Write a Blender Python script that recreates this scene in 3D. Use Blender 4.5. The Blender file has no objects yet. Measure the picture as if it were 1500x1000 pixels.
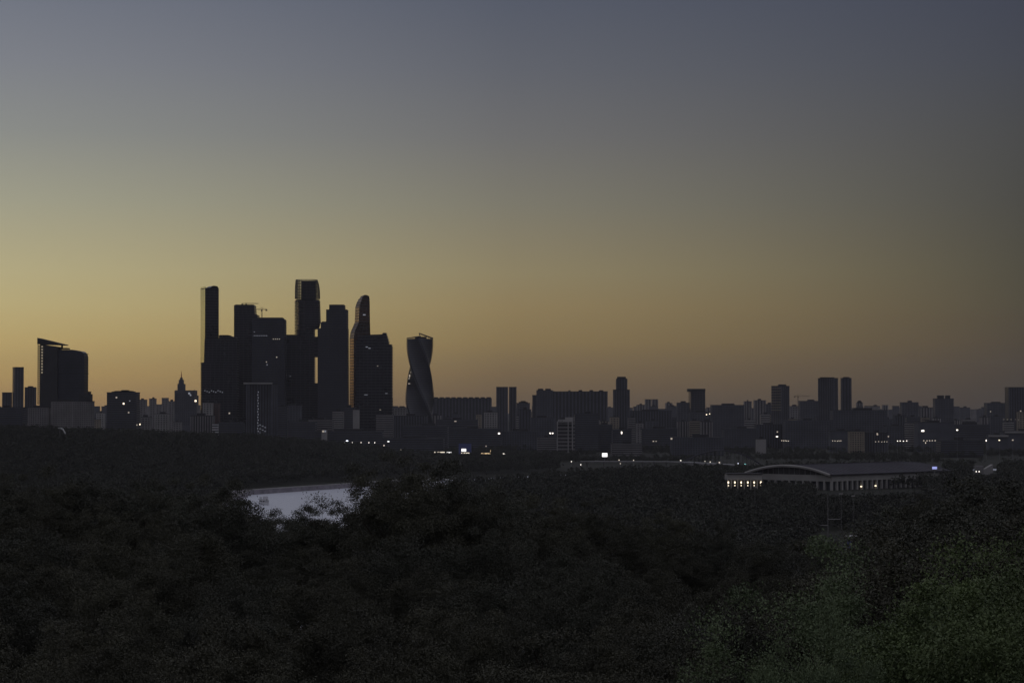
import bpy, math, random
import numpy as np

# ------------------------------------------------------------------ camera, sky, exposure
S = bpy.context.scene
COL = S.collection
F = 3050.0                                  # focal length in photograph pixels (1500 wide)
EYE = 80.0                                  # metres above the river
TH = math.atan(103.0 / F)                   # the camera looks slightly up
cam = bpy.data.objects.new("camera", bpy.data.cameras.new("camera"))
COL.objects.link(cam); S.camera = cam
cam.location = (0, 0, EYE)
cam.rotation_euler = (math.radians(90) + TH, 0, 0)
cam.data.sensor_fit = 'HORIZONTAL'; cam.data.sensor_width = 36.0
cam.data.lens = 36.0 * F / 1500.0
cam.data.clip_start = 1.0; cam.data.clip_end = 60000.0
S.view_settings.view_transform = 'Standard'
S.view_settings.look = 'None'
S.view_settings.exposure = 0.0
S.view_settings.gamma = 1.0
S.render.engine = 'CYCLES'
S.cycles.max_bounces = 6
S.cycles.diffuse_bounces = 3
S.cycles.glossy_bounces = 2
S.cycles.transmission_bounces = 2
S.cycles.volume_bounces = 1
S.cycles.use_denoising = True


def lin(c):
    return tuple((v / 255.0 / 12.92) if v <= 10 else ((v / 255.0 + 0.055) / 1.055) ** 2.4 for v in c)


W = bpy.data.worlds.new("World"); S.world = W; W.use_nodes = True
nt = W.node_tree; N = nt.nodes; L = nt.links


def wmath(op, a, b=None, clamp=False):
    n = N.new('ShaderNodeMath'); n.operation = op; n.use_clamp = clamp
    for i, v in enumerate((a, b)):
        if v is None: continue
        if isinstance(v, (int, float)): n.inputs[i].default_value = v
        else: L.new(v, n.inputs[i])
    return n.outputs[0]


def wramp(fac, stops):
    r = N.new('ShaderNodeValToRGB'); e = r.color_ramp.elements
    r.color_ramp.interpolation = 'LINEAR'
    while len(e) < len(stops): e.new(0.5)
    for i, (p, c) in enumerate(stops):
        e[i].position = p; e[i].color = (*c, 1)
    L.new(fac, r.inputs[0])
    return r.outputs[0]


def wmix(fac, a, b):
    m = N.new('ShaderNodeMix'); m.data_type = 'RGBA'; m.blend_type = 'MIX'
    if isinstance(fac, (int, float)): m.inputs[0].default_value = fac
    else: L.new(fac, m.inputs[0])
    for s, v in ((6, a), (7, b)):
        if isinstance(v, tuple): m.inputs[s].default_value = (*v, 1)
        else: L.new(v, m.inputs[s])
    return m.outputs[2]


tc = N.new('ShaderNodeTexCoord'); sp = N.new('ShaderNodeSeparateXYZ'); L.new(tc.outputs['Generated'], sp.inputs[0])
elev = wmath('MULTIPLY', wmath('ARCSINE', sp.outputs[2]), 57.2958)
azim = wmath('MULTIPLY', wmath('ARCTAN2', sp.outputs[0], sp.outputs[1]), 57.2958)
t15 = wmath('DIVIDE', elev, 15.0, True)
EL = [0.0, 0.35, 1.0, 1.93, 2.87, 3.81, 5.68, 7.54, 9.4, 11.2, 15.0]
SKY_L = [(152, 124, 88), (164, 135, 90), (180, 152, 97), (189, 167, 112), (189, 174, 126), (183, 173, 134), (161, 159, 139), (139, 141, 138), (125, 128, 136), (111, 116, 129), (100, 106, 126)]
SKY_M = [(97, 83, 69), (106, 90, 70), (121, 102, 73), (138, 119, 81), (144, 127, 91), (142, 131, 101), (124, 121, 108), (108, 108, 109), (95, 98, 107), (84, 89, 103), (76, 82, 100)]
SKY_R = [(63, 58, 54), (66, 60, 54), (71, 64, 54), (77, 70, 57), (78, 74, 61), (76, 74, 63), (71, 71, 68), (70, 71, 73), (66, 69, 79), (62, 66, 80), (60, 64, 82)]
ramps = [wramp(t15, [(e / 15.0, lin(c)) for e, c in zip(EL, cs)]) for cs in (SKY_L, SKY_M, SKY_R)]
f1 = wmath('POWER', wmath('DIVIDE', wmath('ADD', azim, 13.8), 13.8, True), 1.2)
f2 = wmath('POWER', wmath('DIVIDE', azim, 13.8, True), 1.15)
sky = wmix(f2, wmix(f1, ramps[0], ramps[1]), ramps[2])
az01 = wmath('DIVIDE', wmath('ADD', azim, 180.0), 360.0, True)
gl = wramp(az01, [((a + 180) / 360.0, (v / 2, v / 2, v / 2)) for a, v in
                  ((-180, 0.62), (-100, .62), (-60, .85), (-36, 1.18), (-26, 1.2), (-13.8, 1), (13.8, 1), (60, .95), (180, 1.1))])
vm = N.new('ShaderNodeVectorMath'); vm.operation = 'MULTIPLY'; L.new(sky, vm.inputs[0]); L.new(gl, vm.inputs[1])
vs = N.new('ShaderNodeVectorMath'); vs.operation = 'SCALE'; L.new(vm.outputs[0], vs.inputs[0]); vs.inputs['Scale'].default_value = 2.0
# thin streaks of afterglow cloud low over the horizon
mp = N.new('ShaderNodeMapping'); mp.inputs['Scale'].default_value = (5, 5, 150); L.new(tc.outputs['Generated'], mp.inputs[0])
cn = N.new('ShaderNodeTexNoise'); cn.inputs['Scale'].default_value = 1.6; cn.inputs['Detail'].default_value = 5; L.new(mp.outputs[0], cn.inputs['Vector'])
cw = wmath('MULTIPLY', wmath('MULTIPLY', wmath('SUBTRACT', cn.outputs['Fac'], .5, True), wmath('SUBTRACT', 1.0, wmath('DIVIDE', elev, 3.2, True))), .9, True)
streak = N.new('ShaderNodeVectorMath'); streak.operation = 'MULTIPLY'; L.new(vs.outputs[0], streak.inputs[0]); streak.inputs[1].default_value = (1.12, .86, .8)
cloudy = wmix(cw, vs.outputs[0], streak.outputs[0])
back = wmath('DIVIDE', wmath('SUBTRACT', wmath('ABSOLUTE', azim), 62.0), 45.0, True)
sky = wmix(back, cloudy, lin((60, 59, 72)))
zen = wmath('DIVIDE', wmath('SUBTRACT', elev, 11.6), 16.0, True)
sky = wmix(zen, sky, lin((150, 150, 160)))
below = wmath('MULTIPLY', elev, -0.5, True)
sky = wmix(below, sky, lin((40, 38, 42)))
nish = N.new('ShaderNodeTexSky'); nish.sky_type = 'NISHITA'; nish.sun_disc = False
nish.sun_elevation = math.radians(-3.0); nish.sun_rotation = math.radians(-32.0)
nish.dust_density = 2.0
sky = wmix(0.06, sky, nish.outputs[0])
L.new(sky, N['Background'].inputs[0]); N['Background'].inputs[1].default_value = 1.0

# the last glow of the sun that has set at the left
sun = bpy.data.objects.new("sun", bpy.data.lights.new("sun", 'SUN')); COL.objects.link(sun)
sun.data.energy = 0.05; sun.data.angle = math.radians(6); sun.data.color = (1.0, 0.62, 0.3)
sa, se = math.radians(-50.0), math.radians(1.0)
from mathutils import Vector
sun.rotation_euler = Vector((math.sin(sa) * math.cos(se), math.cos(sa) * math.cos(se), math.sin(se))).to_track_quat('Z', 'Y').to_euler()

random.seed(7)
RNG = np.random.default_rng(11)


# ------------------------------------------------------------------ helpers
def zat(y, D):                              # height seen on picture row y at distance D
    return EYE + D * math.tan(TH + math.atan((500.0 - y) / F))


def xat(x, D, z=EYE):
    return (x - 750.0) / F * (D * math.cos(TH) + (z - EYE) * math.sin(TH))


def tag(o, label=None, cat=None, group=None, kind=None):
    for k, v in (('label', label), ('category', cat), ('group', group), ('kind', kind)):
        if v: o[k] = v
    return o


def empty(name, loc, rz=0.0):
    o = bpy.data.objects.new(name, None); COL.objects.link(o)
    o.empty_display_size = 2; o.location = loc; o.rotation_euler = (0, 0, rz)
    return o


class MB:
    def __init__(s): s.v = []; s.f = []

    def add(s, vs, fs):
        b = len(s.v); s.v.extend(vs); s.f.extend([tuple(i + b for i in f) for f in fs]); return s

    def prism(s, poly, z0, z1):             # z1 may be a list, one height per corner
        n = len(poly); tz = z1 if isinstance(z1, (list, tuple)) else [z1] * n
        return s.add([(x, y, z0) for x, y in poly] + [(x, y, tz[i]) for i, (x, y) in enumerate(poly)],
                     [tuple(range(n))[::-1], tuple(range(n, 2 * n))] + [(i, (i + 1) % n, n + (i + 1) % n, n + i) for i in range(n)])

    def box(s, x0, x1, y0, y1, z0, z1):
        return s.prism([(x0, y0), (x1, y0), (x1, y1), (x0, y1)], z0, z1)

    def loft(s, rings):                     # rings of equal length
        n = len(rings[0]); b = []
        for r in rings: b += r
        fs = [tuple(range(n))[::-1], tuple(range(n * (len(rings) - 1), n * len(rings)))]
        for k in range(len(rings) - 1):
            fs += [(k * n + i, k * n + (i + 1) % n, (k + 1) * n + (i + 1) % n, (k + 1) * n + i) for i in range(n)]
        return s.add(b, fs)

    def bar(s, p, q, r, n=6, r2=None):
        p = Vector(p); q = Vector(q); d = (q - p)
        if d.length < 1e-6: return s
        d.normalize(); u = d.orthogonal().normalized(); w = d.cross(u); r2 = r if r2 is None else r2
        ring = lambda c, rr: [tuple(c + (u * math.cos(2 * math.pi * i / n) + w * math.sin(2 * math.pi * i / n)) * rr) for i in range(n)]
        return s.loft([ring(p, r), ring(q, r2)])

    def strip(s, A, B, off, h0, h1, out, depth):
        """box lying on the vertical face A->B: off=(u0,u1) metres along it, h0..h1 height, out = proud, depth = inwards"""
        ax, ay = A; bx, by = B; l = math.hypot(bx - ax, by - ay); ux, uy = (bx - ax) / l, (by - ay) / l
        nx, ny = uy, -ux
        P = lambda u, o: (ax + ux * u + nx * o, ay + uy * u + ny * o)
        return s.prism([P(off[0], out), P(off[1], out), P(off[1], -depth), P(off[0], -depth)], h0, h1)

    def build(s, name, mat, parent=None, smooth=False, origin=(0, 0, 0)):
        me = bpy.data.meshes.new(name); ox, oy, oz = origin
        me.from_pydata([(x - ox, y - oy, z - oz) for x, y, z in s.v], [], s.f); me.update()
        if smooth: me.shade_smooth()
        me.materials.append(mat)
        o = bpy.data.objects.new(name, me); COL.objects.link(o)
        if parent is not None: o.parent = parent
        else: o.location = origin
        return o


def part(mb, name, mat, t, smooth=False):   # child of a top-level Empty, coordinates given in the world
    return mb.build(name, mat, t, smooth, origin=tuple(t.location))


def subpart(mb, name, mat, p, t):
    return mb.build(name, mat, p, False, origin=tuple(t.location))


# ------------------------------------------------------------------ materials
MATS = {}


def mat(name, col, rough=0.8, spec=0.5, noise=0.0, scale=0.05, col2=None, metal=0.0, emit=None, es=0.0, bump=0.0, detail=4, coord='Object'):
    if name in MATS: return MATS[name]
    m = bpy.data.materials.new(name); m.use_nodes = True; t = m.node_tree; b = t.nodes['Principled BSDF']
    b.inputs['Base Color'].default_value = (*col, 1); b.inputs['Roughness'].default_value = rough
    b.inputs['Specular IOR Level'].default_value = spec; b.inputs['Metallic'].default_value = metal
    if noise or bump:
        co = t.nodes.new('ShaderNodeTexCoord'); nz = t.nodes.new('ShaderNodeTexNoise')
        nz.inputs['Scale'].default_value = scale; nz.inputs['Detail'].default_value = detail
        t.links.new(co.outputs[coord], nz.inputs['Vector'])
        if noise:
            r = t.nodes.new('ShaderNodeValToRGB'); r.color_ramp.elements[0].position = .5 - .2; r.color_ramp.elements[1].position = .5 + .2
            c2 = col2 or tuple(c * (1 - noise) for c in col)
            r.color_ramp.elements[0].color = (*c2, 1); r.color_ramp.elements[1].color = (*col, 1)
            t.links.new(nz.outputs['Fac'], r.inputs[0]); t.links.new(r.outputs[0], b.inputs['Base Color'])
        if bump:
            bp = t.nodes.new('ShaderNodeBump'); bp.inputs['Strength'].default_value = bump; bp.inputs['Distance'].default_value = 1.0
            t.links.new(nz.outputs['Fac'], bp.inputs['Height']); t.links.new(bp.outputs[0], b.inputs['Normal'])
    if emit:
        b.inputs['Emission Color'].default_value = (*emit, 1); b.inputs['Emission Strength'].default_value = es
    MATS[name] = m
    return m


M = {
    'bronze_glass': mat('bronze_glass', (.20, .12, .07), .22, .5, metal=.85),
    'facet_glass': mat('facet_glass', (.085, .088, .1), .4, .5, metal=.6),
    'blue_glass': mat('blue_tower_glass', (.06, .066, .085), .35, .5, .3, .03, metal=.5),
    'hallwall': mat('hall_plaster', (.40, .39, .37), .9, .2, .25, .06),
    'cover': mat('bank_shrub', (.05, .055, .04), .95, .2, .5, .2),
    'ground': mat('ground_soil', (.03, .032, .024), .95, .2, .5, .02),
    'glass': mat('tower_glass', (.018, .02, .026), .16, .5, .5, .03),
    'mirror': mat('mirror_glass', (.40, .42, .33), .12, 1.0, metal=1.0),
    'window': mat('window_glass', (.03, .03, .034), .3, .4),
    'slab': mat('dark_cladding', (.035, .035, .04), .5, .4, .3, .05),
    'bronze': mat('bronze_cladding', (.11, .06, .035), .4, .5, .3, .05),
    'concrete': mat('grey_concrete', (.26, .25, .25), .9, .2, .35, .04),
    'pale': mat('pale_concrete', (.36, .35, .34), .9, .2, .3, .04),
    'warm': mat('warm_plaster', (.32, .28, .22), .9, .2, .3, .04),
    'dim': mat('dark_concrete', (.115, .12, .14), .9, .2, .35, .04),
    'brick': mat('red_brick', (.12, .085, .08), .9, .2, .3, .04),
    'white': mat('white_cladding', (.62, .62, .62), .7, .3, .15, .1),
    'roof': mat('roof_felt', (.06, .06, .065), .9, .2, .4, .05),
    'zinc': mat('zinc_roof', (.075, .072, .085), .85, .12, .25, .05),
    'steel': mat('steel', (.22, .22, .23), .5, .5),
    'darksteel': mat('dark_steel', (.07, .06, .055), .6, .5),
    'stone': mat('bank_stone', (.30, .28, .31), .85, .3, .4, .12),
    'asphalt': mat('asphalt', (.05, .05, .05), .9, .2, .3, .1),
    'red': mat('red_paint', (.25, .04, .03), .6, .4),
    'blue': mat('blue_cladding', (.10, .12, .30), .5, .4),
    'bark': mat('bark', (.06, .045, .035), .95, .1, .4, 3.0),
    'hull': mat('boat_hull', (.55, .55, .57), .4, .5),
    'e_white': mat('lamp_white', (.8, .8, .8), emit=(1, .9, .78), es=2.8),
    'e_cool': mat('lamp_cool', (.8, .8, .8), emit=(.8, .85, 1), es=3.0),
    'e_warm': mat('lamp_warm', (.8, .8, .8), emit=(1, .82, .58), es=2.3),
    'e_dim': mat('window_dim', (.4, .4, .4), emit=(1, .85, .65), es=.36),
    'e_dimc': mat('window_dim_cool', (.4, .4, .4), emit=(.8, .85, 1), es=.2),
    'e_teal': mat('lamp_teal', (.4, .4, .4), emit=(.3, .9, .85), es=2.0),
    'e_red': mat('lamp_red', (.4, .1, .1), emit=(1, .15, .08), es=1.5),
    'e_board': mat('board_white', (.8, .8, .8), emit=(1, .99, .95), es=1.5),
    'e_strip': mat('canopy_strip', (.8, .8, .8), emit=(1, .86, .66), es=1.0),
    'e_gold': mat('canopy_gold', (.8, .8, .8), emit=(1, .68, .32), es=.9),
    'e_blue': mat('screen_blue', (.4, .4, .8), emit=(.45, .5, 1), es=.7),
}


def foliage(name, a, b, scale, trans=0.25):
    m = mat(name, a, .65, .3, .5, scale, b, detail=3)
    return m


def vary(m, lo):
    t = m.node_tree; b = t.nodes['Principled BSDF']; src = b.inputs['Base Color'].links[0].from_socket
    oi = t.nodes.new('ShaderNodeObjectInfo'); mr = t.nodes.new('ShaderNodeMapRange'); mr.inputs['To Min'].default_value = lo; mr.inputs['To Max'].default_value = 1.25
    sc = t.nodes.new('ShaderNodeVectorMath'); sc.operation = 'SCALE'; t.links.new(oi.outputs['Random'], mr.inputs['Value'])
    t.links.new(src, sc.inputs[0]); t.links.new(mr.outputs[0], sc.inputs['Scale']); t.links.new(sc.outputs[0], b.inputs['Base Color'])


M['leaf_dark'] = foliage('leaf_dark', (.064, .066, .047), (.046, .048, .036), .35)
M['leaf_olive'] = foliage('leaf_olive', (.072, .071, .047), (.05, .05, .036), .35)
M['leaf_light'] = foliage('leaf_light', (.135, .18, .07), (.066, .09, .037), .5)
M['leaf_silver'] = foliage('leaf_silver', (.165, .215, .11), (.075, .10, .052), .5)
M['leaf_far'] = foliage('leaf_far', (.06, .062, .048), (.04, .044, .034), .08)

vary(M['leaf_far'], .65); vary(M['leaf_dark'], .8); vary(M['leaf_olive'], .8)
wm = bpy.data.materials.new('river_water'); wm.use_nodes = True
_t = wm.node_tree; _b = _t.nodes['Principled BSDF']
_b.inputs['Base Color'].default_value = (.72, .74, .82, 1); _b.inputs['Metallic'].default_value = .5; _b.inputs['Roughness'].default_value = .3; _b.inputs['IOR'].default_value = 1.33
_b.inputs['Specular IOR Level'].default_value = .9
_c = _t.nodes.new('ShaderNodeTexCoord'); _n = _t.nodes.new('ShaderNodeTexNoise'); _n.inputs['Scale'].default_value = .16; _n.inputs['Detail'].default_value = 6
_n.inputs['Roughness'].default_value = .65
_p = _t.nodes.new('ShaderNodeBump'); _p.inputs['Strength'].default_value = 1.0; _p.inputs['Distance'].default_value = 3.0
_m = _t.nodes.new('ShaderNodeMapping'); _m.inputs['Scale'].default_value = (1, .22, 1); _t.links.new(_c.outputs['Object'], _m.inputs['Vector']); _t.links.new(_m.outputs[0], _n.inputs['Vector']); _t.links.new(_n.outputs['Fac'], _p.inputs['Height']); _t.links.new(_p.outputs[0], _b.inputs['Normal'])
M['water'] = wm

# ------------------------------------------------------------------ terrain
RIV = [(2200, 700), (900, 640), (300, 620), (-30, 800), (-120, 1200), (-150, 1600), (-171, 2000), (-76, 2205), (0, 2400), (130, 2600), (500, 2820), (1500, 2950), (3500, 3000)]
RHW = 85.0


def seg_d(X, Y):
    best = np.full(np.shape(X), 1e9); side = np.zeros(np.shape(X))
    for (ax, ay), (bx, by) in zip(RIV[:-1], RIV[1:]):
        dx, dy = bx - ax, by - ay; l2 = dx * dx + dy * dy
        t = np.clip(((X - ax) * dx + (Y - ay) * dy) / l2, 0, 1)
        d = np.hypot(X - ax - t * dx, Y - ay - t * dy)
        s = (X - ax) * dy - (Y - ay) * dx
        side = np.where(d < best, s, side); best = np.minimum(best, d)
    return best, side


def sm(x, a, b):
    t = np.clip((x - a) / (b - a), 0, 1); return t * t * (3 - 2 * t)


def gz(X, Y):
    X = np.asarray(X, float); Y = np.asarray(Y, float)
    slope = np.interp(Y, [-400, 6, 20, 60, 120, 260, 340, 480, 600], [78.3, 78.3, 72, 59, 55, 50, 38, 8, 3])
    hill = np.interp(X, [-5000, -713, -371, -238, -124, -60], [46, 42, 30, 18, 2, 0]) * sm(Y, 1900, 2850) * (1 - .75 * sm(Y, 3000, 3500))
    far = 32 * sm(Y, 5200, 8500) + 34 * sm(Y, 9500, 13500)
    g = slope + hill + far + 0.6 * np.sin(X * .011) * np.cos(Y * .009) * sm(Y, 600, 900)
    d, _ = seg_d(X, Y)
    w = sm(d, RHW, RHW + 14)
    return np.where(d < RHW + 14, -3.0 * (1 - w) + g * w, g)


def gz1(x, y): return float(gz(np.array([x]), np.array([y]))[0])


def axis(*segs):
    out = []
    for a, b, s in segs: out += list(np.arange(a, b, s))
    return np.array(out)


gx = axis((-5600, -800, 160), (-800, 700, 12), (700, 5601, 160)); gy = axis((-400, 700, 20), (700, 3200, 12), (3200, 14001, 150))
GX, GY = np.meshgrid(gx, gy); GZ = gz(GX, GY)
vv = np.stack([GX, GY, GZ], -1).reshape(-1, 3); nx, ny = len(gx), len(gy)
ii = (np.arange(ny - 1)[:, None] * nx + np.arange(nx - 1)[None, :]).reshape(-1)
ff = np.stack([ii, ii + 1, ii + nx + 1, ii + nx], -1)


def np_mesh(name, verts, quads, smooth=False):
    me = bpy.data.meshes.new(name)
    me.vertices.add(len(verts)); me.vertices.foreach_set('co', verts.astype(np.float32).ravel())
    me.loops.add(quads.size); me.loops.foreach_set('vertex_index', quads.astype(np.int32).ravel())
    me.polygons.add(len(quads)); me.polygons.foreach_set('loop_start', np.arange(0, quads.size, quads.shape[1], dtype=np.int32))
    me.polygons.foreach_set('loop_total', np.full(len(quads), quads.shape[1], np.int32))
    me.update(calc_edges=True); me.validate()
    if smooth: me.shade_smooth()
    return me


gm = np_mesh('ground', vv, ff, True); gm.materials.append(M['ground'])
go = bpy.data.objects.new('ground', gm); COL.objects.link(go); tag(go, kind='structure')

wv = np.array([[-900, 450, 0], [3000, 450, 0], [3000, 3150, 0], [-900, 3150, 0]], float)
wme = np_mesh('river', wv, np.array([[0, 1, 2, 3]])); wme.materials.append(M['water'])
wo = bpy.data.objects.new('river', wme); COL.objects.link(wo); tag(wo, kind='structure')

# stone embankment along the far (left) bank of the river
left_bank = []
for i in range(4, 8):
    (ax, ay), (bx, by) = RIV[i], RIV[i + 1]; l = math.hypot(bx - ax, by - ay); n_ = (-(by - ay) / l, (bx - ax) / l)
    left_bank += [(ax + n_[0] * (RHW + 1), ay + n_[1] * (RHW + 1)), (bx + n_[0] * (RHW + 1), by + n_[1] * (RHW + 1))]
bankL = [left_bank[0]] + [((a[0] + b[0]) / 2, (a[1] + b[1]) / 2) for a, b in zip(left_bank[1:-1:2], left_bank[2:-1:2])] + [left_bank[-1]]
emb = tag(empty('embankment', (-236, 2000, 0)), 'long pale stone embankment along the far side of the river', 'embankment')
mb = MB(); mc = MB(); mr = MB()
for (ax, ay), (bx, by) in zip(bankL[:-1], bankL[1:]):
    l = math.hypot(bx - ax, by - ay); A, B = (bx, by), (ax, ay)
    # A->B order so that the outside faces the water
    mb.prism([(ax, ay), (bx, by), (bx - (by - ay) / l * 16, by + (bx - ax) / l * 16), (ax - (by - ay) / l * 16, ay + (bx - ax) / l * 16)], -3, 4.2)
    mc.prism([(ax + .4, ay), (bx + .4, by), (bx - 1.2, by), (ax - 1.2, ay)], 4.21, 5.2)
part(mb, 'wall', M['stone'], emb); part(mc, 'parapet', M['pale'], emb)


# ------------------------------------------------------------------ trees
def crown_mesh(name, seed, R, H, base, clumps, per, leaf, material, spread=1.0, droop=0.0):
    """R crown radius, crown from height base to H; clumps of leaf-sized folded faces"""
    r = np.random.default_rng(seed)
    hc = (H - base) / 2; zc = base + hc
    th = r.uniform(0, 2 * math.pi, clumps); ph = np.arccos(r.uniform(-0.75, 1, clumps))
    lob = 1 + .22 * np.sin(th * 3 + seed) * np.sin(ph) + .18 * np.sin(th * 5 + seed * 2) + r.normal(0, .06, clumps)
    rad = np.where(r.random(clumps) < .72, r.uniform(.8, 1.0, clumps), r.uniform(.35, .8, clumps)) * lob
    cx = R * rad * np.sin(ph) * np.cos(th); cy = R * rad * np.sin(ph) * np.sin(th); cz = zc + hc * rad * np.cos(ph)
    C = np.stack([cx, cy, cz], -1)
    cs = R * r.uniform(.08, .22, clumps) * spread
    n = clumps * per
    ci = np.repeat(np.arange(clumps), per)
    off = r.normal(0, 1, (n, 3)); off /= np.linalg.norm(off, axis=1)[:, None]
    off *= (r.random(n) ** .5)[:, None] * cs[ci][:, None] * np.array([1, 1, .62]) * 1.25
    # twigs that reach past the clump
    tw = r.random(n) < .12; off[tw] *= 1.55
    P = C[ci] + off; P[:, 2] -= droop * (off[:, 0] ** 2 + off[:, 1] ** 2)
    a = r.normal(0, 1, (n, 3)); outw = P - np.array([0, 0, zc - hc * .3]); outw /= np.linalg.norm(outw, axis=1)[:, None]
    a = a * .8 + outw * .5 + np.array([0, 0, -.25]); a /= np.linalg.norm(a, axis=1)[:, None]
    b = np.cross(a, r.normal(0, 1, (n, 3))); b /= np.linalg.norm(b, axis=1)[:, None]
    s = leaf * r.uniform(.6, 1.35, n)[:, None]
    V = np.stack([P - a * s * .5, P + b * s * .32, P + a * s * .6, P - b * s * .32], 1).reshape(-1, 3)
    Q = np.arange(n * 4).reshape(-1, 4)
    me = np_mesh(name, V, Q); me.materials.append(material)
    return me, C


def trunk_mesh(name, seed, H, base, C, r0):
    r = random.Random(seed); mb = MB(); pts = []
    x = y = 0.0; top = base + (H - base) * .62; k = 6
    for i in range(k + 1):
        z = -1.0 + (top + 1.0) * i / k
        pts.append((x, y, z)); x += r.uniform(-.25, .25); y += r.uniform(-.25, .25)
    for i in range(k):
        mb.bar(pts[i], pts[i + 1], r0 * (1 - .12 * i), 8, r0 * (1 - .12 * (i + 1)))
    idx = list(range(len(C))); r.shuffle(idx)
    for j in idx[:14]:
        c = C[j]; t = min(max((c[2] * .6) / top, .35), 1.0); z = top * t
        q = min(int(t * k), k - 1); p = pts[q]
        mid = ((p[0] + c[0]) * .5, (p[1] + c[1]) * .5, (z + c[2]) * .5 + .2)
        mb.bar((p[0], p[1], pts[q][2]), mid, r0 * .34, 5, r0 * .2); mb.bar(mid, tuple(c), r0 * .2, 5, r0 * .06)
    me = bpy.data.meshes.new(name); me.from_pydata(mb.v, [], mb.f); me.update(); me.shade_smooth(); me.materials.append(M['bark'])
    return me


TREES = {}
for key, seed, R, H, base, cl, per, leaf, mt, dr in (
        ('dark_a', 1, 5.2, 17, 4.5, 270, 430, .125, 'leaf_dark', .05), ('dark_b', 2, 4.6, 18, 5, 260, 430, .12, 'leaf_olive', .05),
        ('dark_c', 3, 5.8, 16, 4, 290, 420, .125, 'leaf_dark', .08), ('dark_d', 4, 5.0, 17, 4, 270, 430, .125, 'leaf_olive', .03),
        ('light_a', 5, 5.0, 15, 2.5, 230, 700, .095, 'leaf_light', .10), ('light_b', 6, 4.6, 15, 2.5, 220, 700, .095, 'leaf_light', .10),
        ('silver', 7, 4.8, 15, 2.0, 240, 680, .09, 'leaf_silver', .12)):
    cm, C = crown_mesh('crown_' + key, seed, R, H, base, cl, per, leaf, M[mt], 1.0, dr)
    TREES[key] = (cm, trunk_mesh('trunk_' + key, seed, H, base, C, .26), H, R)


def tree(key, x, ytop, D, label, group=None, name='broadleaf_tree', wide=1.0, rz=None):
    cm, tm, H, R = TREES[key]
    X = xat(x, D); zt = zat(ytop, D); g = gz1(X, D); s = max((zt - g) / H, .5)
    t = empty(name, (X, D, g), random.uniform(0, 6.28) if rz is None else rz)
    t.scale = (s * wide, s * wide, s)
    for nm, me in (('crown', cm), ('trunk', tm)):
        o = bpy.data.objects.new(nm, me); COL.objects.link(o); o.parent = t
    tag(t, label, 'tree', group)
    return t


# skyline of the near trees: photograph column -> row
SIL = [(-400, 690), (0, 702), (60, 699), (200, 714), (300, 718), (335, 733), (352, 756), (395, 759), (445, 763), (480, 745), (512, 752), (545, 750), (600, 704), (618, 702), (612, 722), (655, 730), (690, 706),
       (760, 728), (860, 745), (1000, 766), (1120, 792), (1250, 808), (1305, 800), (1345, 748), (1400, 722), (1500, 716), (1900, 700)]
MARKS = [(-120, 'beyond the left edge of the view'), (30, 'at the left edge of the view'), (95, 'below the wedge topped tower'), (178, 'below the wide dark office block'), (262, 'below the spired tower'),
         (330, 'left of the river'), (410, 'below the boat on the river'), (490, 'below the right half of the river'), (560, 'below the sail-like tower'), (620, 'below the twisted tower'), (690, 'below the scalloped slab'), (765, 'below the orange lit canopy'),
         (830, 'below the white framed building'), (890, 'below the bright white board'), (965, 'below the railed viaduct'), (1050, 'below the arched bridge'), (1110, 'below the entrance wing of the hall'), (1190, 'below the arched gable of the hall'),
         (1260, 'below the long side of the hall'), (1330, 'below the far end of the hall'), (1410, 'below the close pair of lamps'), (1480, 'at the right edge of the view'), (1620, 'just outside the right edge'), (1750, 'well outside the right edge')]
ORD = ['topmost', 'second', 'third', 'fourth', 'fifth', 'sixth', 'lowest']
TSH = {
    'top': ('dark leafy tree in the top row of the wooded slope, seen against the far woods', 'trees along the top row of the slope'),
    'mid': ('dark broadleaf tree in the middle of the wooded slope below the viewpoint', 'trees in the middle of the slope'),
    'low': ('near black broadleaf tree at the bottom edge of the view', 'trees at the bottom of the view')}
rows = [(262, 'top', 1.0, 84), (225, 'top', .86, 96), (190, 'mid', .70, 112), (158, 'mid', .52, 132), (130, 'mid', .36, 158), (108, 'low', .20, 188), (88, 'low', .05, 226)]
keys = ['dark_a', 'dark_b', 'dark_c', 'dark_d']
for ri, (D, grp, k, spc) in enumerate(rows):
    x = -260 + ri * 37
    while x < 1790:
        y0 = np.interp(x, [p[0] for p in SIL], [p[1] for p in SIL])
        yt = y0 + (1 - k) * (960 - y0) + random.uniform(-10, 12) * (1 if ri else .4)
        if not (D < 140 and 1080 < x < 1620):
            Dj = D + random.uniform(-9, 9)
            lab, g_ = TSH[grp]
            lab = 'dark tree in the ' + ORD[ri] + ' row of near trees, ' + min(MARKS, key=lambda p: abs(p[0] - x))[1]
            tree(keys[(ri + int(x) // 50) % 4], x, yt, Dj, lab, g_, wide=random.uniform(.85, 1.1))
        x += spc * random.uniform(.85, 1.15)
tree('dark_b', 596, 689, 215, 'dark tree with loose leafy top standing over the right end of the river')
tree('dark_a', 322, 722, 210, 'loose dark tree whose leaves overlap the left end of the river')
tree('silver', 1246, 838, 72, 'big silvery green tree with ragged left edge among the paler trees at bottom right', name='willow_tree', wide=.88, rz=.4)
tree('light_a', 1400, 868, 70, 'fresh green tree between the silvery tree and the right edge of the view', wide=1.0, rz=1.2)
tree('light_b', 1500, 850, 62, 'bright green tree cut off by the bottom right corner of the view', wide=.95, rz=2.2)
tree('light_b', 1570, 790, 84, 'green tree half outside the right edge of the view', wide=1.0, rz=3.9)
tree('dark_c', 1385, 748, 128, 'broad dark green tree behind the fresh green one at the right', wide=1.0, rz=3.0)
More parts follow.
